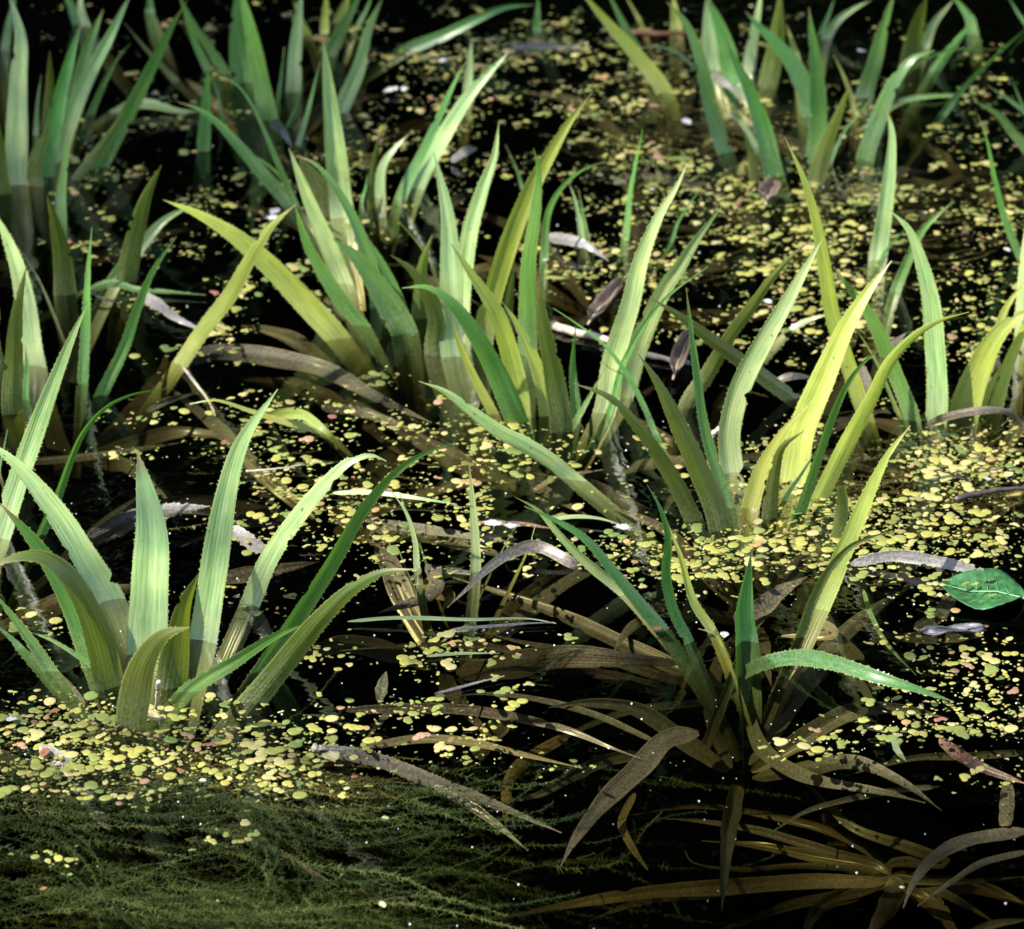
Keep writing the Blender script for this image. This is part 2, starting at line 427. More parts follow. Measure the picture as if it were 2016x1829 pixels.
def tube(pts, rads, sides=7):
    V = []; F = []; n = len(pts)
    for i, (p, r) in enumerate(zip(pts, rads)):
        T = (pts[min(n - 1, i + 1)] - pts[max(0, i - 1)]).normalized()
        a = T.orthogonal().normalized(); b = T.cross(a)
        for k in range(sides):
            t = 2 * math.pi * k / sides; V.append(p + a * (math.cos(t) * r) + b * (math.sin(t) * r))
    for i in range(n - 1):
        for k in range(sides):
            F.append((i * sides + k, i * sides + (k + 1) % sides, (i + 1) * sides + (k + 1) % sides, (i + 1) * sides + k))
    F.append(tuple(range(sides))[::-1]); F.append(tuple(range((n - 1) * sides, n * sides)))
    return V, F
def leafcloud(clumps, per, size, seed):
    g = np.random.default_rng(seed); V = []
    for (c, r) in clumps:
        m = int(per * (r ** 2))
        p = g.normal(size=(m, 3)); p /= np.linalg.norm(p, axis=1)[:, None]; p *= (g.random(m) ** .4)[:, None] * r; p[:, 2] *= .75
        p += np.array(c)
        a = g.normal(size=(m, 3)); a /= np.linalg.norm(a, axis=1)[:, None]
        b = np.cross(a, g.normal(size=(m, 3))); b /= np.linalg.norm(b, axis=1)[:, None]
        s = size * g.uniform(.6, 1.25, m)[:, None]
        V.append(np.stack([p - a * s, p + b * s * .55, p + a * s, p - b * s * .55], 1).reshape(-1, 3))
    V = np.concatenate(V); n = len(V) // 4
    me = bpy.data.meshes.new('crown'); me.vertices.add(len(V)); me.vertices.foreach_set('co', V.astype(np.float32).ravel())
    me.loops.add(n * 4); me.loops.foreach_set('vertex_index', np.arange(n * 4, dtype=np.int32))
    me.polygons.add(n); me.polygons.foreach_set('loop_start', np.arange(0, n * 4, 4, dtype=np.int32)); me.update(calc_edges=True); me.validate()
    return me
def tree(loc, height, spread, seed, label, low=.25, extra=()):
    rr = random.Random(seed); e = empty('bank_tree', loc); tag(e, label, 'tree', 'trees on the pond bank')
    pts = [Vector((rr.uniform(-.1, .1) * i * .4, rr.uniform(-.1, .1) * i * .4, height * .85 * i / 6 - .15)) for i in range(7)]
    V, F = tube(pts, [.16 * (1 - i / 8) * height / 8 for i in range(7)], 9)
    limbs = []; clumps = []
    for k in range(11):
        b = pts[1].lerp(pts[6], k / 11); a = k * 2.4 + rr.uniform(-.4, .4); L = spread * rr.uniform(.7, 1) * (1 - .45 * k / 11)
        tip = b + Vector((math.cos(a) * L, math.sin(a) * L, L * rr.uniform(.1, .45)))
        limbs.append((b, tip))
    for q in extra:
        q = Vector(q) - Vector(loc); limbs.append((pts[3].lerp(pts[5], rr.random()), q + Vector((0, 0, -.05))))
    for b, tip in limbs:
        mid = b.lerp(tip, .5) + Vector((0, 0, .12)); vv, ff = tube([b, mid, tip], [.04, .018, .006], 6)
        o = len(V); V += vv; F += [tuple(i + o for i in f) for f in ff]
        if len(clumps) < 60 and (b, tip) in limbs[:11]:
            clumps += [(tuple(tip), rr.uniform(.7, 1.05) * spread / 2.6), (tuple(b.lerp(tip, .55)), rr.uniform(.7, 1) * spread / 2.4)]
    clumps.append(((0, 0, height * .92), spread * .45))
    link('trunk', mesh('trunk', V, F), 'bark', e)
    cm = leafcloud(clumps, 1750, .08, seed); link('crown', cm, 'tree_leaf', e, smooth=False)
    return e
for i, (x, y, h, s, lb) in enumerate([(-5.5, 10.2, 8.5, 3.2, 'dark alder on the far bank, beyond the left of the pond'), (-1.4, 11, 9.5, 3.4, 'tall dark alder on the far bank straight behind the plants'),
                                  (2.6, 10.4, 8.8, 3.3, 'dense dark alder on the far bank behind the right plants'), (6.6, 9.6, 8, 3.1, 'dark alder at the right end of the far bank'),
                                  (.7, 13.2, 10.5, 3.4, 'tallest dark alder, set back behind the row on the far bank'), (-3.7, 13, 10, 3.3, 'set-back dark alder left of the tallest one on the far bank')]):
    tree((x, y, .1), h, s, 40 + i, lb)

# the shade tree on the left bank: boughs over the pond, each hung where its shadow falls on the water
def shade(p, h): return at_z(p, 0) + SV * (h / SV.z)
SH = [((60, 60), 3.1, .34), ((250, 130), 3.4, .30), ((120, 330), 3.2, .30), ((330, 330), 3.5, .22), ((420, 60), 3.6, .28), ((600, 130), 3.5, .24),
      ((130, 560), 3.3, .16), ((760, 30), 3.7, .22), ((30, 760), 3.1, .10), ((1450, 60), 3.6, .14), ((1650, 120), 3.4, .16), ((1850, 40), 3.5, .16), ((560, 300), 3.3, .1), ((1560, 250), 3.5, .12), ((1180, 140), 3.5, .15), ((1340, 310), 3.4, .13), ((980, 60), 3.6, .15), ((1730, 330), 3.4, .12), ((1250, 20), 3.6, .14), ((1960, 230), 3.4, .12),
      ((640, 1190), 3.3, .05), ((930, 720), 3.4, .06), ((1330, 690), 3.3, .07), ((1060, 1230), 3.2, .08), ((1420, 1290), 3.4, .06), ((1750, 1230), 3.3, .08),
      ((1480, 1680), 3.4, .15), ((1850, 1620), 3.3, .12), ((520, 1860), 3.2, .10), ((1130, 1650), 3.3, .1), ((760, 620), 3.4, .05), ((1620, 760), 3.3, .06)]
extra = [tuple(shade(p, h)) for p, h, r in SH]
tl = (-6.6, 2.0, .1)
te = tree(tl, 4.8, 1.5, 77, 'alder on the left bank with boughs hanging over the pond', extra=extra)
me = leafcloud([(tuple(Vector(q) - Vector(tl)), r) for q, (p, h, r) in zip(extra, SH)], 1400, .032, 5)
link('bough_foliage', me, 'tree_leaf', te, smooth=False)

# ------------------------------------------------------------------ water soldier plants
plant('water_soldier_plant', 'large plant at lower left with broad saw-edged blades, base ringed by yellow duckweed', (300, 1385), '''
D 785,1870 800,1500 805,1200 735,800 w225 kp r0 l.3 e.2 x5.5
D 1085,1800 1130,1500 1210,1000 1290,740 1480,460 w168 kp r-14 l.2
G 920,535 950,300 990,80 1060,-84 w185 kd r20 l-.25
G 690,745 715,560 770,380 870,250 1010,205 w195 kd r-25 l-.45
D 575,1585 450,1370 300,1130 100,880 -90,720 w170 kp r18 l.2
D 520,1950 400,1640 290,1420 150,1230 0,1070 w150 kg r-20 l.1
D 600,2055 540,1800 440,1560 340,1420 220,1352 100,1352 -60,1410 w165 kd r28 l-.28
G 270,440 200,330 100,190 -40,10 w88 kg
G 510,430 400,350 250,262 70,210 w50 kg
G 105,320 40,250 -40,180 w85 kg
D 1395,1965 1600,1650 1760,1400 1950,1080 2150,870 2290,790 2425,745 w112 kg r25 l.05
G 1340,615 1500,420 1720,150 1880,0 2040,-85 2223,-104 w150 kd r10 l-.3
G 1000,548 1240,395 1480,245 1650,180 w95 kg l.1
D 1335,1610 1430,1380 1560,1180 1740,960 1860,850 1980,815 2060,845 w118 kp r-20 l.1
D 215,1240 310,1020 390,800 450,680 560,560 700,490 915,455 w52 kg r40
~H -480,620 -600,520 -700,440 w60 ko z-60:-20
''')
plant('water_soldier_plant', 'pale wide blade plant cut by the left edge, leaning right above the lower left plant', (-60, 1060), '''
D 0,1255 80,1000 170,740 285,430 385,180 470,0 w128 kp r-10 l.1
D -10,900 15,800 40,675 w42 kg
D -120,1240 -60,1000 -70,600 w110 kg
''')
plant('water_soldier_plant', 'low plant at lower right with folded upright blade and one blade flat on water', (1462, 1325), '''
I 515,280 505,150 520,0 560,-184 w130 kg r35 l.05 e.75
F 925,1635 1050,1350 1200,1000 1300,800 1410,655 w116 ky r-10 l.2
F 815,1785 880,1600 970,1430 1090,1300 1200,1250 1300,1220 w60 kd l.1 r30
I 555,250 590,210 632,168 w62 kg
E 1825,1750 1700,1600 1560,1430 1400,1250 1230,1150 1080,1085 w78 kg r30 l-.1
E 1650,1570 1450,1410 1330,1300 1240,1200 1150,1100 1030,1035 w78 kp r-35 l.05
E 1965,1815 1880,1640 1840,1450 1850,1250 1800,1080 1735,970 w66 kg r30 l-.15
F 360,1765 255,1600 180,1340 140,1240 108,1150 w60 ky r20
I 410,310 370,245 280,212 w24 ky
~I 500,470 620,408 800,372 1000,400 1250,480 1450,540 1640,602 w98 kg z-30:3 h32 r-22 x3.4 e.35
~E 1440,1425 1330,1385 1150,1300 1000,1340 870,1430 760,1540 670,1625 w74 kn z-8:-6 h20 x2.4
~H 2230,600 2080,520 1900,430 1600,290 1300,150 950,20 700,-60 w95 kn z-70:-35
~H 2230,600 2080,520 1850,480 1600,400 1300,330 1000,270 850,225 w60 kn z-80:-30
~H 2230,600 2080,520 1800,520 1500,450 1250,440 1000,425 700,490 w52 kn z-90:-30
~H 2230,600 2080,520 1850,560 1400,430 900,310 500,300 100,330 w55 kn z-90:-25
~H 1790,820 1450,670 1150,590 900,560 700,572 w40 ko z-45:-14
~H 2150,600 1900,620 1650,650 1400,740 1200,830 w50 ko z-80:-60
~I 545,660 620,850 780,970 950,1030 1250,1080 1490,1142 w95 ko z-60:-25 x2.2
~I 640,430 560,520 520,640 500,800 w60 kn z-80:-120
~I 900,520 1000,400 1120,480 1210,620 1240,705 w60 ko z-60:-40
''')
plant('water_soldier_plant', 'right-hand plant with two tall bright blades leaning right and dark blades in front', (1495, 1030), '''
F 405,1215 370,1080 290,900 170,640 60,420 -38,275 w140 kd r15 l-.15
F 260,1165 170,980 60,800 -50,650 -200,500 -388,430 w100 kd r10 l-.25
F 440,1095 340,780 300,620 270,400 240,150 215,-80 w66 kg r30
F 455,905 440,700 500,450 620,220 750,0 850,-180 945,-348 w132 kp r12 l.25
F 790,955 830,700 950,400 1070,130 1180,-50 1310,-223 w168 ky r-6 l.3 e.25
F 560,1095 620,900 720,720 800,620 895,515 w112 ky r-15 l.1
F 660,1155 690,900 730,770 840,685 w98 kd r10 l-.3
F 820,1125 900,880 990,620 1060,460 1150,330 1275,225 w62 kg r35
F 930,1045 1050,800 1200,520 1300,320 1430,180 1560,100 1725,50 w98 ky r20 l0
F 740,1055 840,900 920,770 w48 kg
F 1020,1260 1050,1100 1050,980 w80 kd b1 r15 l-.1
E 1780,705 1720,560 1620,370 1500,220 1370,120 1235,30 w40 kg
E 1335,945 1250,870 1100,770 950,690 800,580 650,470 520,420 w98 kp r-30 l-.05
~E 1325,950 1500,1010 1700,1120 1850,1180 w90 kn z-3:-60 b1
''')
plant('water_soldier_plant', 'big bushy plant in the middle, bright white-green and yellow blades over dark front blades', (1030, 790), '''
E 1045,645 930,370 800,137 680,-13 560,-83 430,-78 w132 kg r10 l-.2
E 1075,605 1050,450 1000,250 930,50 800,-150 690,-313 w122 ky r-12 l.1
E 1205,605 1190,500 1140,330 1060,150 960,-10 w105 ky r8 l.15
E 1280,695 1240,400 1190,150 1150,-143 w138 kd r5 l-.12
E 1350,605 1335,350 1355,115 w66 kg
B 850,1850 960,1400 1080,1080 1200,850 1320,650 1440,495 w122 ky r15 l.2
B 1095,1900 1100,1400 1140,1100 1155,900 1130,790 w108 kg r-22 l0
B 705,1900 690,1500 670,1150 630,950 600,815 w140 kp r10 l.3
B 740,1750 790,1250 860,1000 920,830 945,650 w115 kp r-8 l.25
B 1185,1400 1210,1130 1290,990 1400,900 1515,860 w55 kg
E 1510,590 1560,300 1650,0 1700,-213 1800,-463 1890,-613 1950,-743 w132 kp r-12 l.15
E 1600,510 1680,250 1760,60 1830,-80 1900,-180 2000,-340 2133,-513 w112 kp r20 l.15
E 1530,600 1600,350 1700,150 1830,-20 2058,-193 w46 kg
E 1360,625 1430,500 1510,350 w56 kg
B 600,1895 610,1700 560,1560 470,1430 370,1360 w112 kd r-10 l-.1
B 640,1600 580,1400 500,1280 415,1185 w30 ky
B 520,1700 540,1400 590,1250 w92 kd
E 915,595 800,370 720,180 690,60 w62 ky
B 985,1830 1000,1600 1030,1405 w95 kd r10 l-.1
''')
plant('water_soldier_plant', 'plant left of the middle one, with narrow blades leaning left and a crossed yellow blade', (740, 640), '''
E 440,165 385,60 290,-93 180,-243 60,-343 w152 kg r12 l.05
B 300,1640 270,1450 230,1320 160,1150 60,980 -40,870 -133,830 w86 kg r15
B 450,1740 400,1580 320,1400 230,1250 w78 kg
A 1830,1510 1760,1330 1680,1150 1600,950 1540,790 w112 kp r-5 l.1
A 1930,1735 1850,1640 1740,1480 1640,1300 1570,1090 w90 kg
A 1800,1805 1650,1640 1450,1430 1250,1260 1050,1140 870,1065 w132 ky r8 l.05
A 950,1943 1080,1750 1220,1570 1330,1380 1450,1200 1575,1090 w92 ky r-30 l-.15
A 1575,1100 1480,870 1400,680 1330,540 1260,450 1170,405 w46 kg
A 1545,1095 1400,930 1280,790 1150,650 1050,580 950,545 w80 kg
A 1572,1085 1500,950 1400,860 1240,780 w34 kg
A 1760,1150 1720,1050 1650,930 1590,820 w175 kd r0 l-.05
A 1825,1160 1790,850 1760,600 1740,400 1720,210 w132 kp r10 l.1
''')
plant('water_soldier_plant', 'tall blue-green plant in the shade near the top left corner', (75, 370), '''
A 90,985 90,700 100,400 110,200 40,-60 w132 kp r5
A 240,945 290,650 350,400 400,220 435,110 w102 kg
A 300,865 380,600 480,380 580,200 680,0 720,-60 w110 kp
A 180,990 190,850 240,720 270,650 w112 kd
A 410,545 450,330 510,150 550,50 w92 kg
A 480,612 550,450 620,320 695,230 w52 kg
A 530,895 620,720 720,530 820,330 920,130 1000,0 w86 kg
A 400,960 500,830 600,690 665,580 w60 kd
A 640,600 720,555 830,560 940,610 1060,705 w76 kp l-.1
A 320,1250 330,1000 360,800 370,700 w78 kg
A 20,1035 0,800 -20,600 w92 kd
A 190,720 200,540 220,400 w52 kp
A 250,700 265,450 265,270 w72 kd
A 420,130 380,30 330,-60 w80 kg
A 30,270 50,120 90,-40 w60 kg
''')
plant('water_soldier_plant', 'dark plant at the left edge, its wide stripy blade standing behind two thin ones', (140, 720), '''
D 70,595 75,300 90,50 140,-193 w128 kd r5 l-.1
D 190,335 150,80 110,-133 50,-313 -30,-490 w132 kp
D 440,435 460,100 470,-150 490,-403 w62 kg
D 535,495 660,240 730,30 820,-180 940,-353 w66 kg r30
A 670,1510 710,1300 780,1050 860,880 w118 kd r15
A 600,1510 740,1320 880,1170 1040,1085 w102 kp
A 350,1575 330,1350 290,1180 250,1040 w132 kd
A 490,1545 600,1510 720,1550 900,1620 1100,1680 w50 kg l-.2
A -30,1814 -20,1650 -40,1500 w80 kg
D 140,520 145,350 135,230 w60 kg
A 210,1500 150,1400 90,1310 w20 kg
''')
plant('water_soldier_plant', 'blurred plant at the top edge with a very wide dark green blade', (520, 160), '''
A 1310,440 1290,200 1270,-80 w195 kg r10
A 1440,645 1400,450 1360,250 1280,-80 w112 kg
A 1080,805 1095,560 1110,350 w86 kg
A 1200,395 1130,270 1030,130 950,-40 w76 kg
A 1115,375 1030,200 960,0 w62 kg
A 1560,490 1570,300 1610,-80 w86 kp
A 1470,625 1500,400 1515,250 w52 kg
A 1590,775 1640,600 1705,330 w42 kg
A 1190,655 1160,500 1130,400 w42 kg
A 940,435 850,340 760,240 660,120 w50 kd
A 1530,675 1580,560 1620,455 w46 kg
A 460,140 430,20 440,-60 w80 kp
A 800,70 800,0 800,-60 w90 kg
''')
plant('water_soldier_plant', 'pale yellow-green plant at the top edge left of centre, blades fanning right', (655, 130), '''
B 90,605 190,380 250,150 330,-20 w92 kp
B 40,300 120,130 220,-60 w82 kg
A 1730,170 1740,0 1745,-80 w62 ky
A 1640,180 1600,90 1560,0 w60 ky
A 1800,120 1850,0 1870,-60 w90 ky
B 200,130 240,50 280,-60 w50 kg
''')
plant('water_soldier_plant', 'plant above the middle one with a pale pair of blades leaning right', (790, 400), '''
B 425,1065 540,820 640,600 720,420 770,330 w72 kg
B 505,1005 640,750 780,520 900,380 995,280 w102 kp r-15
B 265,1110 275,900 310,730 345,650 w56 kd
B 310,1055 330,880 400,780 465,715 w78 kp
B 215,1080 235,1000 245,930 w45 kg
''')
plant('water_soldier_plant', 'small plant of three short narrow blades among duckweed right of the middle plant top', (1180, 460), '''
B 1625,1275 1650,1020 1680,850 1712,690 w56 kg
B 1390,1285 1370,1150 1340,1030 1315,970 w56 kp
B 1420,1280 1395,1150 1370,1010 w40 kg
B 1075,1010 1040,900 980,770 w42 kg
B 1860,1290 1900,1180 2016,1010 w40 kg
''')
plant('water_soldier_plant', 'thick leaning stalk of blades at the top edge right of centre, tips out of view', (1290, 180), '''
B 1830,495 1700,320 1550,150 1370,-60 w95 ky
B 1700,305 1620,150 1520,-50 w62 kg
B 1690,105 1650,30 1610,-40 w42 ky
B 1890,155 1880,50 1870,-40 w92 ky
B 455,268 650,190 830,100 980,40 1130,25 w72 kg l.05
B 780,475 790,330 800,200 w60 kp
B 1990,360 1900,285 1800,250 1690,255 w26 kg
B 1150,170 1150,80 1155,-30 w75 kg
''')
plant('water_soldier_plant', 'tall plant at the upper right with broad mid-green blades spreading left and right', (1570, 345), '''
C 680,935 620,680 540,450 470,310 420,200 w118 kg r8
C 420,815 340,560 290,330 210,120 110,10 w92 kg
C 900,870 920,600 900,300 880,150 870,40 w108 kg r-10
C 900,975 960,780 1030,600 1090,450 w108 kd
C 980,870 1060,700 1200,530 w32 kg
C 890,620 800,370 690,230 600,140 530,60 w112 kg r15
C 590,790 530,680 450,610 380,570 w56 kp
C 580,965 560,820 520,700 w76 kd
C 1110,600 1060,420 1000,290 w52 ky
C 640,470 690,250 720,-60 w112 kd
C 550,370 580,180 620,-60 w86 kp
C 470,440 430,250 370,80 310,-30 w122 kg
C 350,370 340,150 330,-60 w112 kp
C 830,500 800,300 750,130 w70 ky
''')
plant('water_soldier_plant', 'plant beside the upper right one, a curved pale blade arching to the right', (1760, 260), '''
C 1170,855 1240,640 1330,430 1430,310 1540,270 w112 kg r-15
C 1340,485 1400,380 1500,310 1650,260 1850,265 w26 kg
C 1165,520 1220,330 1270,130 1330,-50 w102 kg
C 1410,370 1440,180 1500,-40 w132 kd
C 1480,260 1530,130 1640,0 w72 kp
C 960,210 1020,110 1100,50 1200,0 w62 kp
C 930,190 970,90 1010,-20 w52 kg
C 1540,380 1650,230 1760,100 w70 kg l-.1
C 1745,180 1730,100 1690,40 1630,-30 w80 kg
C 1370,540 1500,610 1640,700 1800,830 w40 kg
''')
plant('water_soldier_plant', 'thin-bladed plant cut by the right edge near the top', (2030, 260), '''
C 1580,615 1680,480 1830,330 2040,140 w46 kg
C 2060,820 1950,690 1870,600 1750,540 w82 kg
C 2050,630 1950,540 1820,455 w52 kg
C 2030,620 1990,520 1945,410 w32 kg
C 2050,160 1990,80 1930,-20 w45 kg
C 2005,1385 1920,1180 1860,950 1820,750 1770,610 w52 kg
C 1995,1830 2005,1500 2030,1150 w62 kp
''')
plant('water_soldier_plant', 'slim plant behind the right-hand one, blades bare and leaning with a pale upright', (1745, 780), '''
C 1180,2255 1080,1950 1000,1700 940,1350 900,1150 840,950 740,730 w90 ky r10 l.05
C 1235,1385 1270,1150 1300,900 1310,700 1275,560 w104 kp r8 l.2
C 1550,2245 1540,1800 1520,1600 1470,1400 1400,1220 1300,1120 w122 kp r-10 l.15
F 1425,630 1340,400 1250,180 1190,60 1100,-60 1000,-193 w95 kg
F 1360,625 1330,560 1230,320 1130,150 w36 ky
C 1330,1555 1400,1380 1480,1220 1630,1080 w62 kg
F 1575,615 1570,520 1560,430 w52 kg
C 1250,1390 1310,1300 1400,1200 w36 kg
~F 1150,340 1180,450 1200,560 w60 ks z-4:-8 b1
''')
plant('water_soldier_plant', 'yellow broad-bladed plant cut by the right edge halfway up', (1930, 800), '''
F 1700,585 1770,380 1870,190 1980,80 2120,20 w180 ky r-10 l.05 e.4
F 1870,565 1930,350 1990,200 2070,0 w84 ky
F 1850,250 1920,30 2030,-120 w62 ky
F 1790,560 1850,420 1900,330 w70 ky
''')
plant('water_soldier_plant', 'pair of dark crossing blades between the middle plant and the right-hand one', (1440, 780), '''
F 790,515 620,390 450,270 300,160 150,50 35,-18 w88 kd r10
F 215,565 340,370 470,150 570,20 650,-100 750,-220 880,-335 w92 kd r15 l-.05
F 780,140 900,80 1000,60 w60 kp l-.1
''')
plant('water_soldier_plant', 'tiny upright shoots with white fluff on open water left of the lower right plant', (880, 1120), '''
E 510,1415 500,1280 450,1120 370,1000 w54 kp
E 820,1435 815,1200 800,1000 785,850 w68 kp r5
E 950,1345 1000,1250 1050,1170 w18 kg
E 1110,1295 1125,1240 1140,1185 w26 ky
E 475,1155 440,1080 420,1020 w18 kg
E 430,1370 415,1330 400,1300 w26 kp
''')
plant('water_soldier_plant', 'limp low blade with a withered tip bending over the water behind the lower left plant', (640, 850), '''
D 1720,695 1500,630 1330,575 1150,520 1010,540 w52 ky l-.05
~D 1430,600 1530,590 1620,600 1720,670 1770,720 1795,780 w66 ky z3:3 h25
''')
# submerged rosette, lower right corner
e = plant('submerged_plant', 'brown drowned rosette spreading under the water in the lower right corner', (1735, 1690), '''
~I 1300,1535 1260,1560 900,1560 500,1585 0,1620 -500,1700 -800,1760 w92 kt z-70:-70 x3
~I 1300,1535 1230,1470 1000,1410 600,1290 300,1240 100,1225 w60 kn z-90:-70
~I 1300,1535 1200,1490 900,1430 600,1370 300,1345 w70 ko z-120:-130
~I 1300,1535 1150,1500 800,1480 500,1500 250,1460 210,1400 w40 ko z-90:-80
~I 1300,1535 1200,1600 800,1680 500,1780 300,1860 w66 kn z-90:-110
~I 1300,1535 1150,1600 950,1680 860,1800 830,1900 w110 ko z-90:-110
~I 1300,1535 1330,1590 1290,1700 1180,1850 w130 kn z-80:-90
~I 1300,1535 1420,1590 1550,1700 1680,1880 w120 kn z-110:-130
~I 1300,1535 1420,1560 1600,1630 1760,1720 1860,1780 w60 ko z-90:-80
~I 1300,1535 1450,1560 1700,1560 2060,1530 w40 ko z-90:-70
~I 1300,1535 1500,1570 1800,1600 2080,1700 w110 kn z-120:-130
~I 1300,1535 1300,1470 1600,1460 1400,1380 1100,1270 900,1080 800,1000 w70 ko z-110:-70
~I 1300,1535 1250,1450 1000,1300 700,1220 300,1160 -100,1210 w50 kn z-120:-120
~I 1700,1840 1850,1790 2060,1760 w50 ko z-60:-60
~I 640,1560 500,1600 0,1660 -300,1770 w70 kn z-110:-110
~I 1300,1535 1100,1480 1000,1320 950,1150 880,1050 w100 kn z-140:-150
''', group='drowned plants under the water', depth=.12, sunk=0)
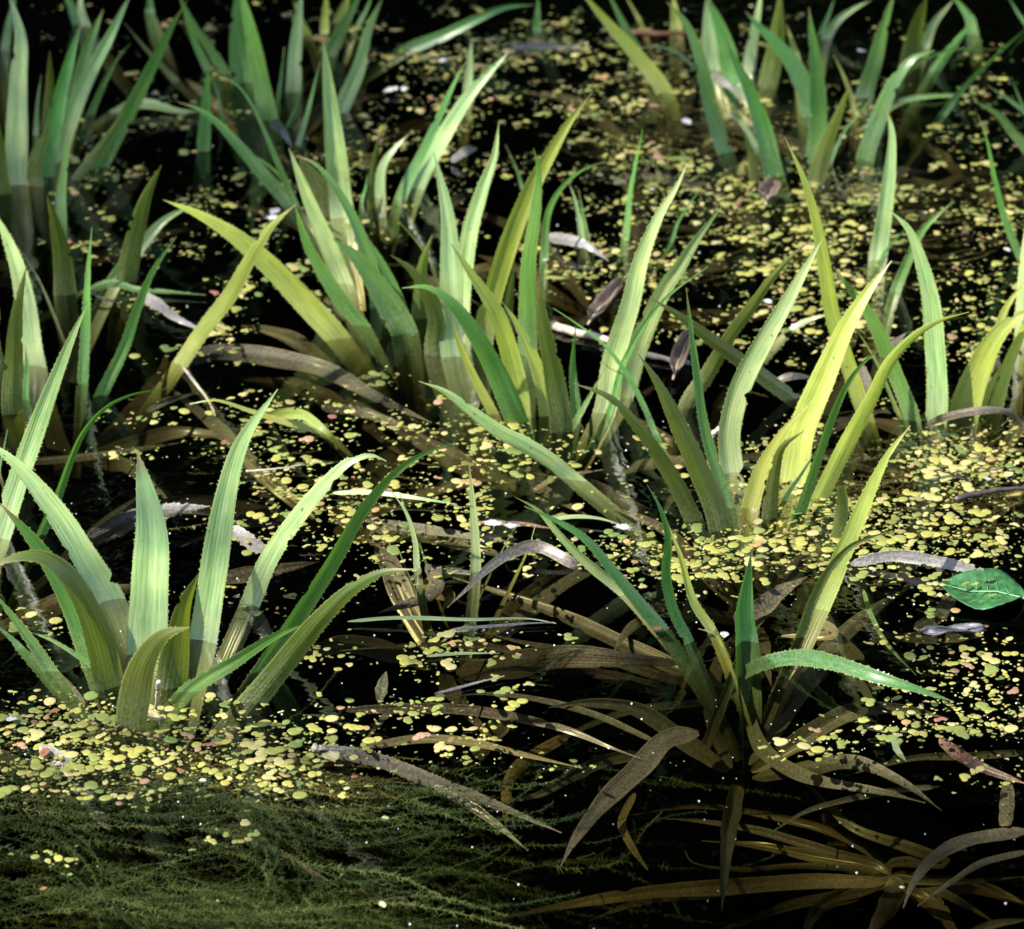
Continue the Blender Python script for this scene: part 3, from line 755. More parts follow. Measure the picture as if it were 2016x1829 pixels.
# loose sunken and floating leaves, plus one reflection strip, each a thing of its own
LOOSE = [
 ('H 2010,770 1850,800 1700,950 1500,1140 1350,1340 1275,1478 w140 ks z-45:-30 x2.0 e.1 r8', 'wide grey-purple sunken blade pointing down left, lowest in the bottom middle'),
 ('H 130,650 400,640 700,640 1000,680 1300,750 1550,850 1700,905 w68 kn z-14:-35 x2.4', 'long brown sunken blade sloping right, above the pale one, bottom middle'),
 ('H 240,840 550,800 800,820 1100,890 1390,957 w54 kt z-10:-30 x2.2', 'pale tan narrow blade just under the surface, bottom middle'),
 ('H -20,850 300,915 550,1010 850,1120 1280,1302 w88 ks z2:-40 x2.0', 'grey blade running from the duckweed drift down into dark water'),
 ('H 600,1050 800,1160 950,1270 1100,1397 w62 ko z-20:-40 x1.9', 'short green-grey blade under the grey blade, pointing down right'),
 ('H 1700,880 1500,920 1300,1020 1150,1100 930,1145 w80 ko z-60:-50 x2.0', 'sunken olive blade curving left behind the wide grey-purple blade'),
 ('H 1670,1090 1600,1250 1650,1370 1740,1502 w46 kt z-60:-60 x5', 'short tan curl of dead leaf hanging in black water, bottom middle'),
 ('H 1330,770 1110,900 1010,1000 980,1150 985,1292 w72 kt z-70:-60 x3.2', 'mottled tan leaf curving straight down in dark water, bottom middle'),
 ('H 1010,690 900,780 820,900 w110 ko z-60:-80 b1', 'dim wide scrap of leaf between the two long sunken blades'),
 ('I 1560,1055 1300,1080 1050,1130 850,1190 640,1317 w38 ko z-40:-40 x2.4', 'thin grey-green sunken blade arching down left, under the lower right plant'),
 ('I 2040,870 1750,890 1450,900 1300,930 1060,1000 w48 ko z-50:-50 x2.2', 'thin dim blade sunk below the pink duckweed at lower right'),
 ('I 2040,1290 1700,1345 1530,1440 1420,1580 1372,1702 w80 ks z-35:-35 x2.4', 'purple-grey sunken blade hooked downward at the lower right edge'),
 ('I 2040,1400 1800,1460 1620,1570 1448,1692 w42 ks z-35:-35 x2.2', 'narrow pale blade curving below the hooked purple-grey one'),
 ('I 1925,1020 1925,1150 1915,1265 w78 ko z-25:-30 b1', 'short straight grey-green strip shaped as a reflection in the water at the lower right edge'),  # a reflection on the water, modelled as a sunken strip
 ('I 1565,800 1650,870 1780,950 2040,1045 w72 kr z-12:-20 x2.4', 'dark red sunken leaf beside duckweed at the lower right edge'),
 ('I 1320,805 1340,860 1390,922 w40 kp z8:-4', 'small pale green leaf tip poking up by the pink duckweed'),
 ('I 1160,5 1200,140 1290,300 1440,460 w28 kg z-6:-10', 'thin green thread of leaf curving through water right of the low plant'),
 ('I 1430,215 1550,150 1640,30 w80 ko z-25:-25 b1', 'wide dim sunken strip below the green fallen leaf'),
 ('I 1800,225 1600,250 1400,260 1200,240 w90 kn z-40:-40', 'brown sunken blade lying level below the green fallen leaf'),
 ('G 215,840 330,930 420,1030 490,1150 575,1283 w98 ks z4:-22 x6 a.9', 'bleached grey strap leaf diving into weed at the lower left'),
 ('F 1090,1395 1300,1350 1500,1370 1750,1425 1950,1500 w66 ks z2:2 h8 x4', 'shiny purple-grey strap leaf floating left of the green fallen leaf'),
 ('F 1500,650 1600,610 1750,580 1900,578 1980,620 2030,720 w46 kn z2:2 h30 x4', 'dark arched dead blade over yellow duckweed at the right edge'),
 ('D 960,310 1150,265 1300,270 1500,300 1720,350 2040,520 2300,640 w105 ks z-6:-30 x3', 'long grey drowned blade reaching right from the crossed pale blade'),
 ('E 0,560 200,580 520,695 w62 kn z-20:-30', 'dim brown sunken blade below the long grey drowned blade'),
 ('D 460,1270 700,1160 880,1110 1120,1085 w120 ks z-12:4', 'bluish silvery dead leaf breaking the surface behind the front upright blade'),
 ('D 0,860 400,830 700,790 1000,740 w46 ko z-30:-30', 'dim thin sunken blade across the dark pool left of centre'),
 ('D 780,580 900,520 1050,480 w40 ko z-20:-14', 'faint olive blade tip under dark water, left of centre'),
 ('E 60,1165 300,1180 600,1215 950,1270 1100,1300 w62 kn z-12:-16', 'brown level blade under water left of the fluffy shoots'),
 ('E 60,1015 250,1010 500,1040 720,1075 w30 kp z3:3 h3', 'thin floating green blade, bluish along one side, behind the fluffy shoots'),
 ('E 1190,1160 1350,1140 1480,1150 1600,1185 w24 kp z3:3 h3', 'thin shiny blade edge floating right of the white fluff'),
 ('E 930,1175 1080,1180 1230,1205 w26 kr z-3:-5', 'slim red-brown strip floating by the white fluff'),
 ('H 140,175 400,155 800,165 1100,160 1250,185 w24 kp z3:3 h3', 'thin shiny leaf edge with droplets on open water, centre bottom'),
 ('H 700,215 900,200 1100,185 1240,180 w18 ks z2:2', 'blue-grey glossy sliver just below the droplet-edged leaf'),
 ('H 560,360 750,345 950,345 w18 kp z2:3', 'second thin glossy leaf edge among duckweed, centre bottom'),
 ('H 600,560 720,530 830,500 975,465 w16 ks z2:3', 'third glossy blue-grey sliver above the long brown blade'),
 ('H 300,610 320,530 345,440 w70 ko z-15:-8 x3 a.4', 'small grey-green leaf tip standing dim under the surface'),
 ('H 430,610 330,690 250,790 225,840 w34 kn z-20:-40', 'narrow brown stalk sinking left of the pale tan blade'),
 ('E 560,1465 620,1540 680,1560 650,1640 w90 kt z-30:-40 e.4', 'crumpled yellow-brown drowned leaf below the small shoots'),
 ('E 560,1410 720,1430 850,1450 w40 ks z-10:-10', 'faint grey leaf strip beneath the small shoots'),
 ('F 470,1690 620,1620 720,1540 860,1460 w110 kn z-15:-8', 'red-brown wide leaf under water behind the folded upright blade'),
 ('F 870,1660 1000,1760 700,1780 w60 kt z-20:-40', 'tan leaf scrap under the tall right blade of the low plant'),
 ('F 660,440 760,395 900,400 w44 kn z2:2 h8', 'brown-grey dead leaf behind the two tall bright blades'),
 ('F 1240,270 1330,210 1390,160 w50 kn z3:6', 'brown-grey scrap of leaf under the slim plant on the right'),
 ('A 1440,650 1500,690 1560,790 w60 ks z40:4', 'drooping grey-purple dead leaf in the upper left'),
 ('A 740,1560 850,1630 950,1700 1100,1770 w70 ks z3:2 h8', 'grey withered leaf lying in shade by the thin left blades'),
 ('B 1190,1265 1300,1275 1420,1310 1530,1390 w62 ks z3:2 h10', 'dark grey curved dead leaf lying right of the middle plant'),
 ('B 690,860 760,810 830,790 w50 ks z3:3 h10', 'small grey dead leaf behind the middle plant tips'),
 ('C 350,405 420,440 540,540 w50 ks z3:3 h15', 'grey dead strip behind the upper right plant'),
 ('B 1000,250 1200,245 1440,255 w34 ks z3:3', 'dark floating strip among duckweed near the top edge'),
 ('E 1130,1000 1260,930 1500,890 w30 kt z-4:-4', 'short tan strip under water right of the long grey blade'),
 ('H 560,-130 620,-20 560,40 300,130 w80 ks z-20:-30', 'bluish drowned strap hanging in the dark pool, centre bottom'),
 ('D 1120,1480 1300,1450 1600,1400 1700,1380 w90 kn z-25:-20', 'brown drowned strap behind the front plant right-hand blades'),
 ('D 1230,1200 1300,1250 1400,1320 w80 ks z2:-3 b1', 'dark blue-grey leaf end beside the front plant tall blade'),
]
for ln, lb in LOOSE: strap(ln, name='dead_leaf', label=lb, group='dead leaves in the pond')

# ------------------------------------------------------------------ green fallen leaf with midrib, floating at the right
def broad_leaf(label, a, b, width, z, material, vein, cup=.004, name='fallen_leaf', veins=True):
    A, B = at_z(a, z), at_z(b, z); L = (B - A).length; T = (B - A).normalized(); S = Vector((-T.y, T.x, 0))
    V = []; F = []; n = 26; K = 11
    for i in range(n + 1):
        t = i / n; hw = width / 2 * (math.sin(math.pi * min(1, t * .98 + .02) ** .85)) ** .75
        for k in range(K):
            u = k / (K - 1) * 2 - 1
            V.append(T * (t * L) + S * (u * hw) + Vector((0, 0, cup * abs(u) ** 1.5 + .0022 * math.sin(t * 7 + u * 2) + .0003 * math.cos((t * 11 - abs(u) * 2.2) * 2 * math.pi) + .0005 * math.sin(t * 17 + u * 5))))
    for i in range(n):
        for k in range(K - 1): a0 = i * K + k; F.append((a0, a0 + 1, a0 + K + 1, a0 + K))
    e = empty(name, A); tag(e, label, 'leaf')
    bl = link('blade', mesh('blade', V, F), material, e)
    so = bl.modifiers.new('thick', 'SOLIDIFY'); so.thickness = .0006
    up = Vector((0, 0, .0016))
    v, f = tube([T * (L * q) + up + Vector((0, 0, .0022 * math.sin(q * 7))) for q in (-.06, 0, .3, .6, .9, 1.06)], [.0009, .001, .0007, .0005, .0004, .0003], 6)
    link('midrib', mesh('midrib', v, f), vein, e)
    for q in (.16, .28, .4, .52, .64, .76) if veins else ():
        for s in (-1, 1):
            h = width * .42 * math.sin(math.pi * q) ** .75
            p0 = T * (L * q); p1 = T * (L * (q + .13)) + S * (s * h)
            zz = lambda t, u: cup * abs(u) ** 1.5 + .0022 * math.sin(t * 7 + u * 2) + .0014
            v, f = tube([p0 + Vector((0, 0, zz(q, 0))), p0.lerp(p1, .5) + Vector((0, 0, zz(q + .06, s * .45))), p1 + Vector((0, 0, zz(q + .13, s * .85)))], [.00034, .00026, .00012], 4)
            link('side_vein', mesh('side_vein', v, f), vein, e)
    return e
simple('fresh_leaf', (.012, .045, .014), (.045, .165, .05), 130, .42, .12, .5, .002)
simple('fresh_vein', (.06, .2, .07), (.14, .28, .12), 60, .45)
broad_leaf('fresh bright green broad leaf with pale midrib floating at the right edge', cp('F', (2010, 1585)), cp('F', (1545, 1505)), .062, .003, 'fresh_leaf', 'fresh_vein')
broad_leaf('glossy bluish narrow leaf floating flat below the green fallen leaf', cp('I', (1480, 228)), cp('I', (1800, 215)), .016, .002, 'grey_leaf', 'grey_leaf', .001, veins=False)
broad_leaf('papery brown curled leaf on the duckweed right of the middle plant', cp('F', (150, 400)), cp('F', (225, 190)), .016, .004, 'dead_leaf', 'twig_pale', .008, veins=False)
broad_leaf('grey crinkled leaf on the water right of the middle plant', cp('B', (1430, 1720)), cp('B', (1600, 1520)), .018, .004, 'dead_leaf', 'twig_pale', .007, veins=False)
broad_leaf('pale upright scrap of leaf below the upper right plant', cp('C', (640, 1090)), cp('C', (680, 1000)), .022, .006, 'dead_leaf', 'twig_pale', .01, veins=False)

# ------------------------------------------------------------------ twigs
def twig(line, r, label, material='twig_pale', lift=.004):
    pts, o = parse(line); z0, z1 = (float(x) / 1000 for x in o.get('z', '4:4').split(':')); n = len(pts) - 1
    P = [at_z(p, z0 + (z1 - z0) * i / n) for i, p in enumerate(pts)]
    S, L = catmull(P, 18); rr = random.Random(len(label))
    v, f = tube([q - P[0] + Vector([rr.gauss(0, r * .12) for _ in range(3)]) for q in S], [r * (1 - .5 * i / 18) * rr.uniform(.85, 1.15) for i in range(19)], 7)
    o = link('twig', mesh('twig', v, f), material); o.location = P[0]; tag(o, label, 'twig')
twig('E 1230,120 1330,150 1480,185 1640,240 1800,290 1960,320', .0042, 'long pale twig lying on the water right of the middle plant')
twig('F 330,715 400,670 505,615 z6:30', .0028, 'short pale broken twig against the tall right-hand blade')
twig('F 1650,1050 1800,1010 2030,985', .003, 'dark wet twig among duckweed at the right edge', 'twig_dark')
twig('B 1640,172 1800,180 1990,172', .004, 'straight brown twig floating near the top edge', 'petal_rust')
twig('D 1310,900 1480,885 1610,865', .0012, 'hair-thin pinkish stalk beside the front plant tall blade')
twig('D 975,345 1050,440 1110,520 1150,610 z3:-6', .0016, 'thin bent pale stalk below the crossed pale blade')
twig('G 845,500 840,560 830,640 z40:3', .002, 'pale crusty stalk beside the dark front blade, lower left')
twig('H -40,850 10,850', .003, 'stub of pale stalk in the lower left duckweed drift')

# ------------------------------------------------------------------ petals, husks and fluff
def petal(p, size, material, label, tilt=.5, group='petals and scraps on the water', name='petal', z=.003):
    P = at_z(p, z); rr = random.Random(int(p[0] * 7 + p[1])); a = rr.uniform(0, 6.3)
    V = []; F = []; n = 7
    for i in range(n + 1):
        t = i / n; hw = .42 * math.sin(math.pi * (t * .92 + .04)) ** .7
        for k in range(5):
            u = k / 2 - 1
            q = Vector(((t - .5) + .05 * rr.uniform(-1, 1), u * hw, .35 * abs(u) ** 1.5 * hw + tilt * .5 * t * t + .05 * rr.uniform(-1, 1))) * size
            q.rotate(Matrix.Rotation(a, 3, 'Z')); V.append(q)
    for i in range(n):
        for k in range(4): b = i * 5 + k; F.append((b, b + 1, b + 6, b + 5))
    o = link(name, mesh(name, V, F), material); o.location = P
    s = o.modifiers.new('thick', 'SOLIDIFY'); s.thickness = size * .03
    tag(o, label, 'petal', group); return o
PET = [('A 1465,1135', .024, 'white', 'white scrap by the tip of the crossed pale blade, upper left'), ('D 1735,50', .022, 'white', 'white petal behind the yellow leaning blade'),
       ('A 800,1300', .018, 'white', 'white scrap in shade beside the dark left blade'), ('A 835,1435', .011, 'white', 'small white scrap below the shaded left blade'),
       ('B 370,490', .030, 'white', 'white scrap on dark water near the top left of centre'), ('B 440,480', .016, 'white', 'small white scrap right of the larger one near the top'),
       ('B 650,325', .020, 'white', 'pale scrap behind the pale leaning blade tips'), ('B 1945,655', .024, 'white', 'white scrap on duckweed at the upper middle right'),
       ('C 1150,280', .022, 'white', 'white petal between blades at the top right'), ('B 1195,1390', .013, 'white', 'white scrap beside the tall middle blades'),
       ('B 1370,1175', .010, 'white', 'white crumb on the small three-bladed plant'), ('B 1760,1010', .009, 'white', 'white crumb on dark water right of the small plant'),
       ('C 35,1010', .009, 'white', 'white crumb at the foot of the upper right duckweed'), ('C 370,1300', .017, 'cream', 'cream scrap on duckweed behind the right-hand plant'),
       ('C 1490,1135', .009, 'white', 'white crumb right of the pale upright blade'), ('C 1925,1335', .014, 'white', 'white scrap near the right edge, upper half'),
       ('C 650,1610', .017, 'white', 'white petal on the tip of the dark crossing blade'), ('F 1635,660', .014, 'cream', 'cream petal below the yellow plant at the right'),
       ('F 1935,920', .018, 'cream', 'cream petal among duckweed at the right edge'), ('F 1820,945', .013, 'white', 'pale flake in duckweed near the right edge'),
       ('F 1550,1570', .020, 'cream', 'cream scrap at the end of the green fallen leaf'), ('F 1620,1560', .015, 'cream', 'small cream scrap touching the green fallen leaf'),
       ('F 60,1745', .016, 'rust', 'rust red husk at the foot of the low plant'), ('F 380,870', .014, 'rust', 'orange-red husk on the dark front blade of the right plant'),
       ('G 240,880', .018, 'rust', 'orange scrap on the bleached strap leaf, lower left'), ('G 65,700', .017, 'white', 'white petal on duckweed at the lower left edge'),
       ('G 1765,900', .030, 'cream', 'curved cream petal standing in the lower left drift'), ('G 820,690', .024, 'cream', 'yellow husk beside the dark front blade base'),
       ('G 1080,1025', .010, 'white', 'white crumb in the lower left duckweed drift'), ('G 1890,1005', .010, 'rust', 'red crumb near the curved cream petal'),
       ('G 960,975', .010, 'rust', 'dark red crumb in the lower left drift'), ('G 230,1605', .010, 'rust', 'red crumb on the weed at the lower left'),
       ('H 340,1225', .010, 'cream', 'pale crumb over the sunken weed'), ('H 325,1690', .011, 'cream', 'cream flake near the bottom edge'),
       ('I 1815,205', .010, 'rust', 'orange flake at the tip of the bluish narrow leaf'), ('I 1365,1595', .007, 'cream', 'yellow crumb over the drowned rosette'),
       ('I 420,250', .016, 'white', 'white feathery scrap at the foot of the folded blade'), ('D 1195,750', .012, 'rust', 'pinkish star-shaped husk on the dark pool'),
       ('G 290,660', .016, 'rust', 'pinkish husk on the water at the lower left'), ('E 220,1100', .012, 'white', 'pale flake by the floating green blade')]
for p, s, k, lb in PET: petal(parse(p)[0][0], s * .5, 'petal_' + k, lb, rnd.uniform(.1, .6))
def fluff(p, r, label):
    P = at_z(p, .006); rr = random.Random(int(p[0])); V = []; F = []
    for i in range(260):
        d = Vector([rr.gauss(0, 1) for _ in range(3)]).normalized(); d.z = abs(d.z) * .5
        c = Vector((rr.gauss(0, r * .35), rr.gauss(0, r * .3), 0)); s = d.orthogonal().normalized() * r * .018; q = d * r * rr.uniform(.2, .7); b = len(V)
        V += [c + s, c - s, c + q]; F.append((b, b + 1, b + 2))
    o = link('seed_fluff', mesh('seed_fluff', V, F), 'fluff', smooth=False); o.location = P; tag(o, label, 'seed fluff', 'white seed fluff on the water')
fluff(cp('E', (915, 1175)), .0075, 'white seed fluff floating right of the fluffy shoot')
fluff(cp('E', (1605, 1195)), .0068, 'white seed fluff near the foot of the right-hand plant')
fluff(cp('E', (1012, 1190)), .006, 'tiny white seed fluff tuft by the red-brown strip')
fluff(cp('A', (1455, 1160)), .007, 'white fluff tuft beside the white scrap, upper left')

# ------------------------------------------------------------------ duckweed
def frond_shape(seed, lobes):
    rr = random.Random(seed); V = []; F = []
    a0 = rr.uniform(0, 6.3)
    for l in range(lobes):
        r = 1 if l == 0 else rr.uniform(.55, .95)
        if l == 0: cx = cy = 0
        else:
            a = a0 + l * 2 * math.pi / max(3, lobes) + rr.uniform(-.4, .4); d = rr.uniform(1.05, 1.5) * (.5 + .5 * r); cx, cy = math.cos(a) * d * 1.05, math.sin(a) * d * 1.05
        an = rr.uniform(0, 6.3); el = rr.uniform(.68, 1); tx, ty = rr.gauss(0, .06), rr.gauss(0, .06); zo = rr.uniform(.06, .15)
        n = 11; rings = ((0, .07), (.6, .10), (.93, .06), (1, .01), (.95, -.14)); base = len(V)
        for q, z in rings:
            for k in range(n if q else 1):
                t = 2 * math.pi * k / n; nick = 1 - .12 * max(0, math.cos(t)) ** 12
                x, y = math.cos(t) * q * r * nick, math.sin(t) * q * r * el
                X, Y = x * math.cos(an) - y * math.sin(an), x * math.sin(an) + y * math.cos(an)
                V.append((cx + X, cy + Y, zo + z * r + tx * X + ty * Y))
        for k in range(n): F.append((base, base + 1 + k, base + 1 + (k + 1) % n))
        for g in range(3):
            for k in range(n): a = base + 1 + g * n; F.append((a + k, a + n + k, a + n + (k + 1) % n, a + (k + 1) % n))
    return np.array(V), F
SHAPES = [frond_shape(i, [1, 2, 3, 1, 2, 3][i % 6]) for i in range(18)]
TINTS = [(.29, .28, .065), (.23, .25, .06), (.37, .33, .13), (.16, .20, .05), (.31, .20, .08), (.34, .20, .13), (.31, .11, .11), (.10, .16, .04)]
TW = [30, 24, 20, 12, 4, 2, .8, 6]
PATCH = [(130,1430,150,34,130),(330,1470,180,44,190),(80,1510,90,60,80),(520,1510,120,50,90),(250,1590,200,40,30),(420,1420,80,30,30),(640,1510,60,30,30),(200,1560,160,20,20),
 (850,1490,80,50,30),(780,1400,90,25,26),(1000,1385,120,12,9),(870,1265,90,45,48),(700,1200,60,50,18),(540,1190,50,25,14),(560,1020,90,60,60),(680,960,80,60,60),
 (800,960,90,50,70),(880,1000,120,60,80),(550,830,120,40,40),(650,800,80,40,30),(950,880,80,30,50),(1050,890,120,30,40),(560,890,60,30,24),(760,1080,90,40,40),(640,760,80,20,24),
 (1700,930,170,55,230),(1850,900,140,45,320),(1930,1000,100,60,190),(1780,1040,140,40,190),(1500,1070,120,45,150),(1400,1100,120,30,60),(1640,1090,100,40,80),(1300,1080,80,40,40),
 (1180,1090,100,30,40),(1880,1300,100,45,60),(1960,1370,60,50,60),(1850,1430,90,18,40),(1700,1450,80,13,30),(1600,1470,40,13,9),(1960,1520,40,20,9),(1840,1160,90,18,22),(1330,1130,60,25,20),
 (1300,500,150,40,110),(1500,480,150,50,110),(1250,540,100,30,60),(1600,560,120,60,70),(1450,590,150,50,70),(1400,650,100,40,50),(1850,480,140,80,150),(1930,560,80,60,60),
 (1750,520,100,50,60),(1860,400,130,60,100),(1650,380,120,70,100),(1250,260,130,60,230),(1400,330,150,60,170),(1330,400,130,40,90),(1130,330,80,40,50),(1000,250,120,60,80),
 (950,150,150,50,110),(1030,90,150,30,120),(1150,120,100,40,80),(850,260,100,80,70),(1250,170,80,40,70),(1480,420,120,40,80),(1860,260,120,60,80),(1960,170,60,80,50),(1600,200,150,80,60),
 (700,330,100,80,60),(330,280,150,60,50),(450,330,100,50,40),(330,560,120,70,45),(250,480,120,60,35),(560,560,70,50,50),(500,620,80,50,30),(600,690,80,30,30),(330,690,60,40,10),
 (180,300,80,60,40),(100,450,80,60,15),(300,830,60,18,14),(200,1230,80,30,12),(60,1220,40,30,7),(240,880,60,15,8),(250,80,150,50,40),(500,60,150,40,30),(800,60,150,40,60),(1400,80,200,60,80),
 (1800,640,120,60,60),(1950,680,60,60,30),(1700,1000,200,80,60)]
rr = random.Random(99); COL = []
for cx, cy, sx, sy, n in PATCH:
    n = int(n * .27)
    for i in range(n):
        p = (rr.gauss(cx, sx), rr.gauss(cy, sy))
        if not (-140 < p[0] < 2160 and -60 < p[1] < 1840): continue
        # rafts that drifted together, with open lanes between them
        C = at_z(p, 0)
        if noise.noise(Vector((C.x * 9, C.y * 6, 3))) < -.22 + rr.uniform(-.2, .15): continue
        m = rr.choice((1, 2, 3, 4, 5, 6, 8, 11)); big = rr.uniform(.75, 1.25)
        for _ in range(m):
            P = C + Vector((rr.gauss(0, .0042 * m ** .5 + .002), rr.gauss(0, .0034 * m ** .5 + .0015), 0))
            r = min(.0056, max(.0012, big * rr.lognormvariate(math.log(.00215), .47)))
            COL.append((P, r, rr.choices(range(8), TW)[0], rr.randrange(18)))
        for _ in range(rr.choice((3, 5, 7, 9, 12))):
            q = C + Vector((rr.gauss(0, .017), rr.gauss(0, .014), 0))
            COL.append((q, rr.uniform(.0005, .0014), rr.choices((1, 3, 7, 2), (3, 3, 3, 2))[0], rr.randrange(18)))
# drop colonies that would lie on top of one another
grid = {}; KEEP = []
COL.sort(key=lambda c: -c[1])
for c in COL:
    g = (int(c[0].x // .012), int(c[0].y // .012)); ok = True
    for dx in (-1, 0, 1):
        for dy in (-1, 0, 1):
            for o in grid.get((g[0] + dx, g[1] + dy), ()):
                if (o[0] - c[0]).length < (o[1] + c[1]) * .9: ok = False
    if ok: grid.setdefault(g, []).append(c); KEEP.append(c)
for x, y, q, ti in ((1530, 1465, .0046, 3), (1505, 1530, .0048, 1), (1545, 1500, .0036, 2), (1700, 1498, .0022, 3), (1760, 1500, .0018, 0), (1830, 1478, .0022, 7), (1610, 1480, .002, 0), (1850, 1560, .0016, 3)):
    P = at_z(cp('F', (x, y)), .009); KEEP.append((P, q, ti, 2))
def inview(P):
    q = pix(P); return 5 < q[0] < 2011 and 5 < q[1] < 1824
KEEP.sort(key=lambda c: -(c[1] / mpp(c[0]) if inview(c[0]) else 0))
CN = ['yellow-green', 'light green', 'pale yellow', 'olive green', 'orange-tan', 'peach-coloured', 'pink-red', 'green']
LN = ['single round', 'two-lobed', 'three-lobed']
def zone(P):
    x, y = pix(P)
    if y > 1340 and x < 230: return 'in the drift at the lower left edge'
    if y > 1340 and x < 430: return 'in the drift just below the lower left plant'
    if y > 1340 and x < 750: return 'at the right end of the lower left drift'
    if y > 1380 and x > 1500: return 'above the drowned rosette at lower right'
    if y > 1130 and x > 1750: return 'under the green fallen leaf at right'
    if y > 1130 and x > 1200: return 'around the foot of the low plant'
    if y > 1130: return 'on dark open water at centre bottom'
    if x > 1750: return 'in the sunny mat by the right edge'
    if x > 1480: return 'right beside the right-hand plant'
    if x > 1150: return 'left of the right-hand plant'
    if x > 760: return 'below the big middle plant'
    return 'behind the lower left plant'
MESHES = {}
for P, r, ti, si in KEEP[:300]:
    if (si, ti) not in MESHES:
        V, F = SHAPES[si]; me = mesh('duckweed', [tuple(v) for v in V], F, tint=[TINTS[ti]] * len(V)); me.materials.append(MATS['frond'])
        me.polygons.foreach_set('use_smooth', [True] * len(me.polygons)); MESHES[si, ti] = me
    o = bpy.data.objects.new('duckweed', MESHES[si, ti]); col.objects.link(o)
    o.location = P; o.scale = (r, r, r); o.rotation_euler.z = rr.uniform(0, 6.3)
    lb = f'{CN[ti]} {LN[si % 3]} duckweed frond {zone(P)}'
    tag(o, lb, 'duckweed', 'duckweed fronds floating on the pond')
VV = []; FF = []; TT = []; b = 0
for P, r, ti, si in KEEP[300:]:
    V, F = SHAPES[si if r > .0018 else si % 6]; a = rr.uniform(0, 6.3); V = V + np.stack([0 * V[:, 0], 0 * V[:, 0], V[:, 0] * rr.gauss(0, .10) + V[:, 1] * rr.gauss(0, .10) + .05], 1); ca, sa = math.cos(a), math.sin(a)
    W = np.stack([V[:, 0] * ca - V[:, 1] * sa, V[:, 0] * sa + V[:, 1] * ca, V[:, 2]], 1) * r + np.array(P); k = rr.uniform(.55, 1.2)
    VV.append(W); FF += [tuple(i + b for i in f) for f in F]; b += len(V); TT.append(np.tile(np.array(TINTS[ti]) * k, (len(V), 1)))
o = link('duckweed_mat', mesh('duckweed_mat', np.concatenate(VV).tolist(), FF, tint=np.concatenate(TT)), 'frond')
tag(o, 'countless small yellow and green duckweed fronds floating across the pond', 'duckweed', kind='stuff')

# ------------------------------------------------------------------ submerged feathery weed and thready scum
def weed(name, label, spots, material, seed, leaf=.007, stemw=.0006, keep=1):
    g = random.Random(seed); V = []; F = []; T = []
    for (p, sx, sy, n, z0, z1, Lr, ang, tint) in spots:
        for i in range(int(n * keep)):
            q = (g.gauss(p[0], sx), g.gauss(p[1], sy)); z = z0 + (z1 - z0) * g.random() ** .8; P = at_z(q, z)
            L = g.uniform(*Lr); m = int(L / .0035); tt = tint * min(1.3, g.lognormvariate(-1.1, .8)); cv = g.gauss(0, .5)
            a = R(ang) + 1.1 * noise.noise(P * 3.1 + Vector((0, 0, seed))) + g.gauss(0, .16)
            for k in range(m):
                f = k / m
                a += cv * .0035 / L * 1.2 + .10 * noise.noise(P * 14) + g.gauss(0, .05)
                d = Vector((math.cos(a), math.sin(a), .0)); P = P + d * .0035 * g.uniform(.6, 1.4); P.z = min(-.003, P.z + .0007 * noise.noise(P * 20 + Vector((7, 0, 0))))
                s = Vector((-d.y, d.x, 0)); env = leaf * (1 - .55 * f) * g.uniform(.8, 1.1)
                b = len(V)
                V += [P - d * .002 - s * stemw, P - d * .002 + s * stemw, P + d * .002]; F.append((b, b + 1, b + 2)); T += [tt * .7] * 3
                for j in range(7):
                    th = g.uniform(0, 6.28); le = env * g.uniform(.25, 1.25); e = (s * math.cos(th) + Vector((0, 0, .8 * math.sin(th)))) * le + d * le * g.uniform(-.1, 1.6)
                    e = P + e
                    if e.z > -.0015: e.z = -.0015
                    b = len(V); V += [P - d * .00032, P + d * .00032, e]; F.append((b, b + 1, b + 2)); T += [tt, tt, min(1, tt * 1.35)]
    o = link(name, mesh(name, V, F, tint=[(x, x, x) for x in T]), material, smooth=False)
    tag(o, label, 'water weed', kind='stuff'); return o
weed('feathery_weed', 'feathery green water weed trailing under the water in the lower left corner', [
  ((150, 1680), 230, 70, 85, -.10, -.015, (.10, .26), 14, .9), ((420, 1720), 240, 70, 85, -.12, -.02, (.10, .26), -10, .85), ((200, 1790), 260, 45, 75, -.10, -.015, (.10, .25), 20, .9),
  ((600, 1650), 160, 70, 40, -.14, -.04, (.10, .22), -20, .7), ((300, 1590), 260, 35, 120, -.03, -.006, (.05, .14), -4, 1.1), ((100, 1560), 140, 40, 60, -.03, -.006, (.04, .1), 10, 1.1),
  ((500, 1780), 150, 45, 40, -.12, -.03, (.08, .2), -30, .9), ((850, 1700), 120, 80, 20, -.16, -.07, (.10, .2), -20, .6), ((700, 1560), 120, 25, 30, -.05, -.01, (.05, .1), -12, .8)], 'weed', 3, leaf=.0055)
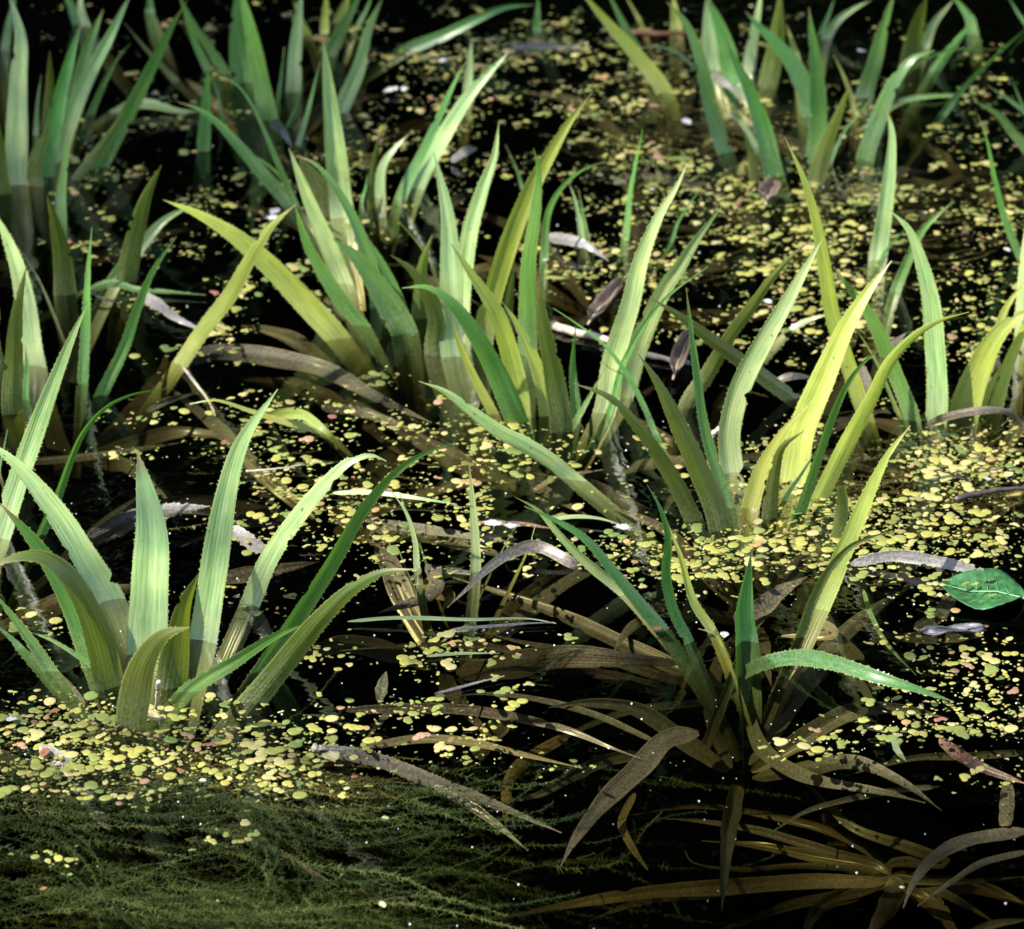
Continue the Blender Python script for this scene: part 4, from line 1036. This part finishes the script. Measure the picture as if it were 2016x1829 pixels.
weed('thready_scum', 'olive thready scum just under the duckweed drifts', [
  ((380, 1510), 180, 30, 170, -.012, -.003, (.02, .06), 5, .9), ((130, 1480), 110, 40, 100, -.012, -.003, (.02, .06), 5, .8), ((560, 1540), 90, 20, 70, -.012, -.003, (.02, .06), -10, .8),
  ((1850, 920), 150, 50, 220, -.014, -.003, (.02, .06), 4, .8), ((1650, 960), 120, 40, 110, -.014, -.003, (.02, .06), -6, .7), ((1900, 1020), 100, 40, 90, -.014, -.003, (.02, .06), 8, .6),
  ((1560, 1090), 110, 35, 90, -.014, -.003, (.02, .06), 0, .6), ((1290, 260), 130, 50, 150, -.012, -.003, (.03, .07), 0, .7), ((700, 970), 140, 60, 70, -.015, -.004, (.02, .05), 0, .4),
  ((1500, 500), 250, 50, 90, -.012, -.003, (.03, .07), 0, .5), ((1850, 440), 130, 70, 90, -.012, -.003, (.03, .07), 0, .5)], 'scum', 4, leaf=.0032, keep=.55)

# ------------------------------------------------------------------ bubbles, droplets and pale dust on the water
V = []; F = []; g = random.Random(21)
for i in range(520):
    p = (g.uniform(-80, 2100), g.uniform(-20, 1840))
    if i > 260: p = (g.gauss(*g.choice(((300, 200), (1700, 250), (900, 250), (1300, 300)))), g.gauss(*g.choice(((1480, 60), (950, 80), (300, 120), (1150, 80)))))
    r = g.choice((.00022, .0003, .0003, .0004, .0005, .0008)); P = at_z(p, r * .3); b = len(V)
    for z, q in ((-1, .05), (-.5, .87), (.5, .87), (1, .05)):
        for k in range(6): V.append(P + Vector((math.cos(k * 1.0472) * q * r, math.sin(k * 1.0472) * q * r, z * r)))
    for a in range(3):
        for k in range(6): F.append((b + a * 6 + k, b + a * 6 + (k + 1) % 6, b + a * 6 + 6 + (k + 1) % 6, b + a * 6 + 6 + k))
    F.append(tuple(range(b + 18, b + 24)))
simple('speck', (.6, .6, .6), (.8, .8, .78), 300, .25)
tag(link('floating_specks', mesh('floating_specks', V, F), 'speck'), 'tiny pale bubbles and dust specks scattered over the water', 'specks', kind='stuff')
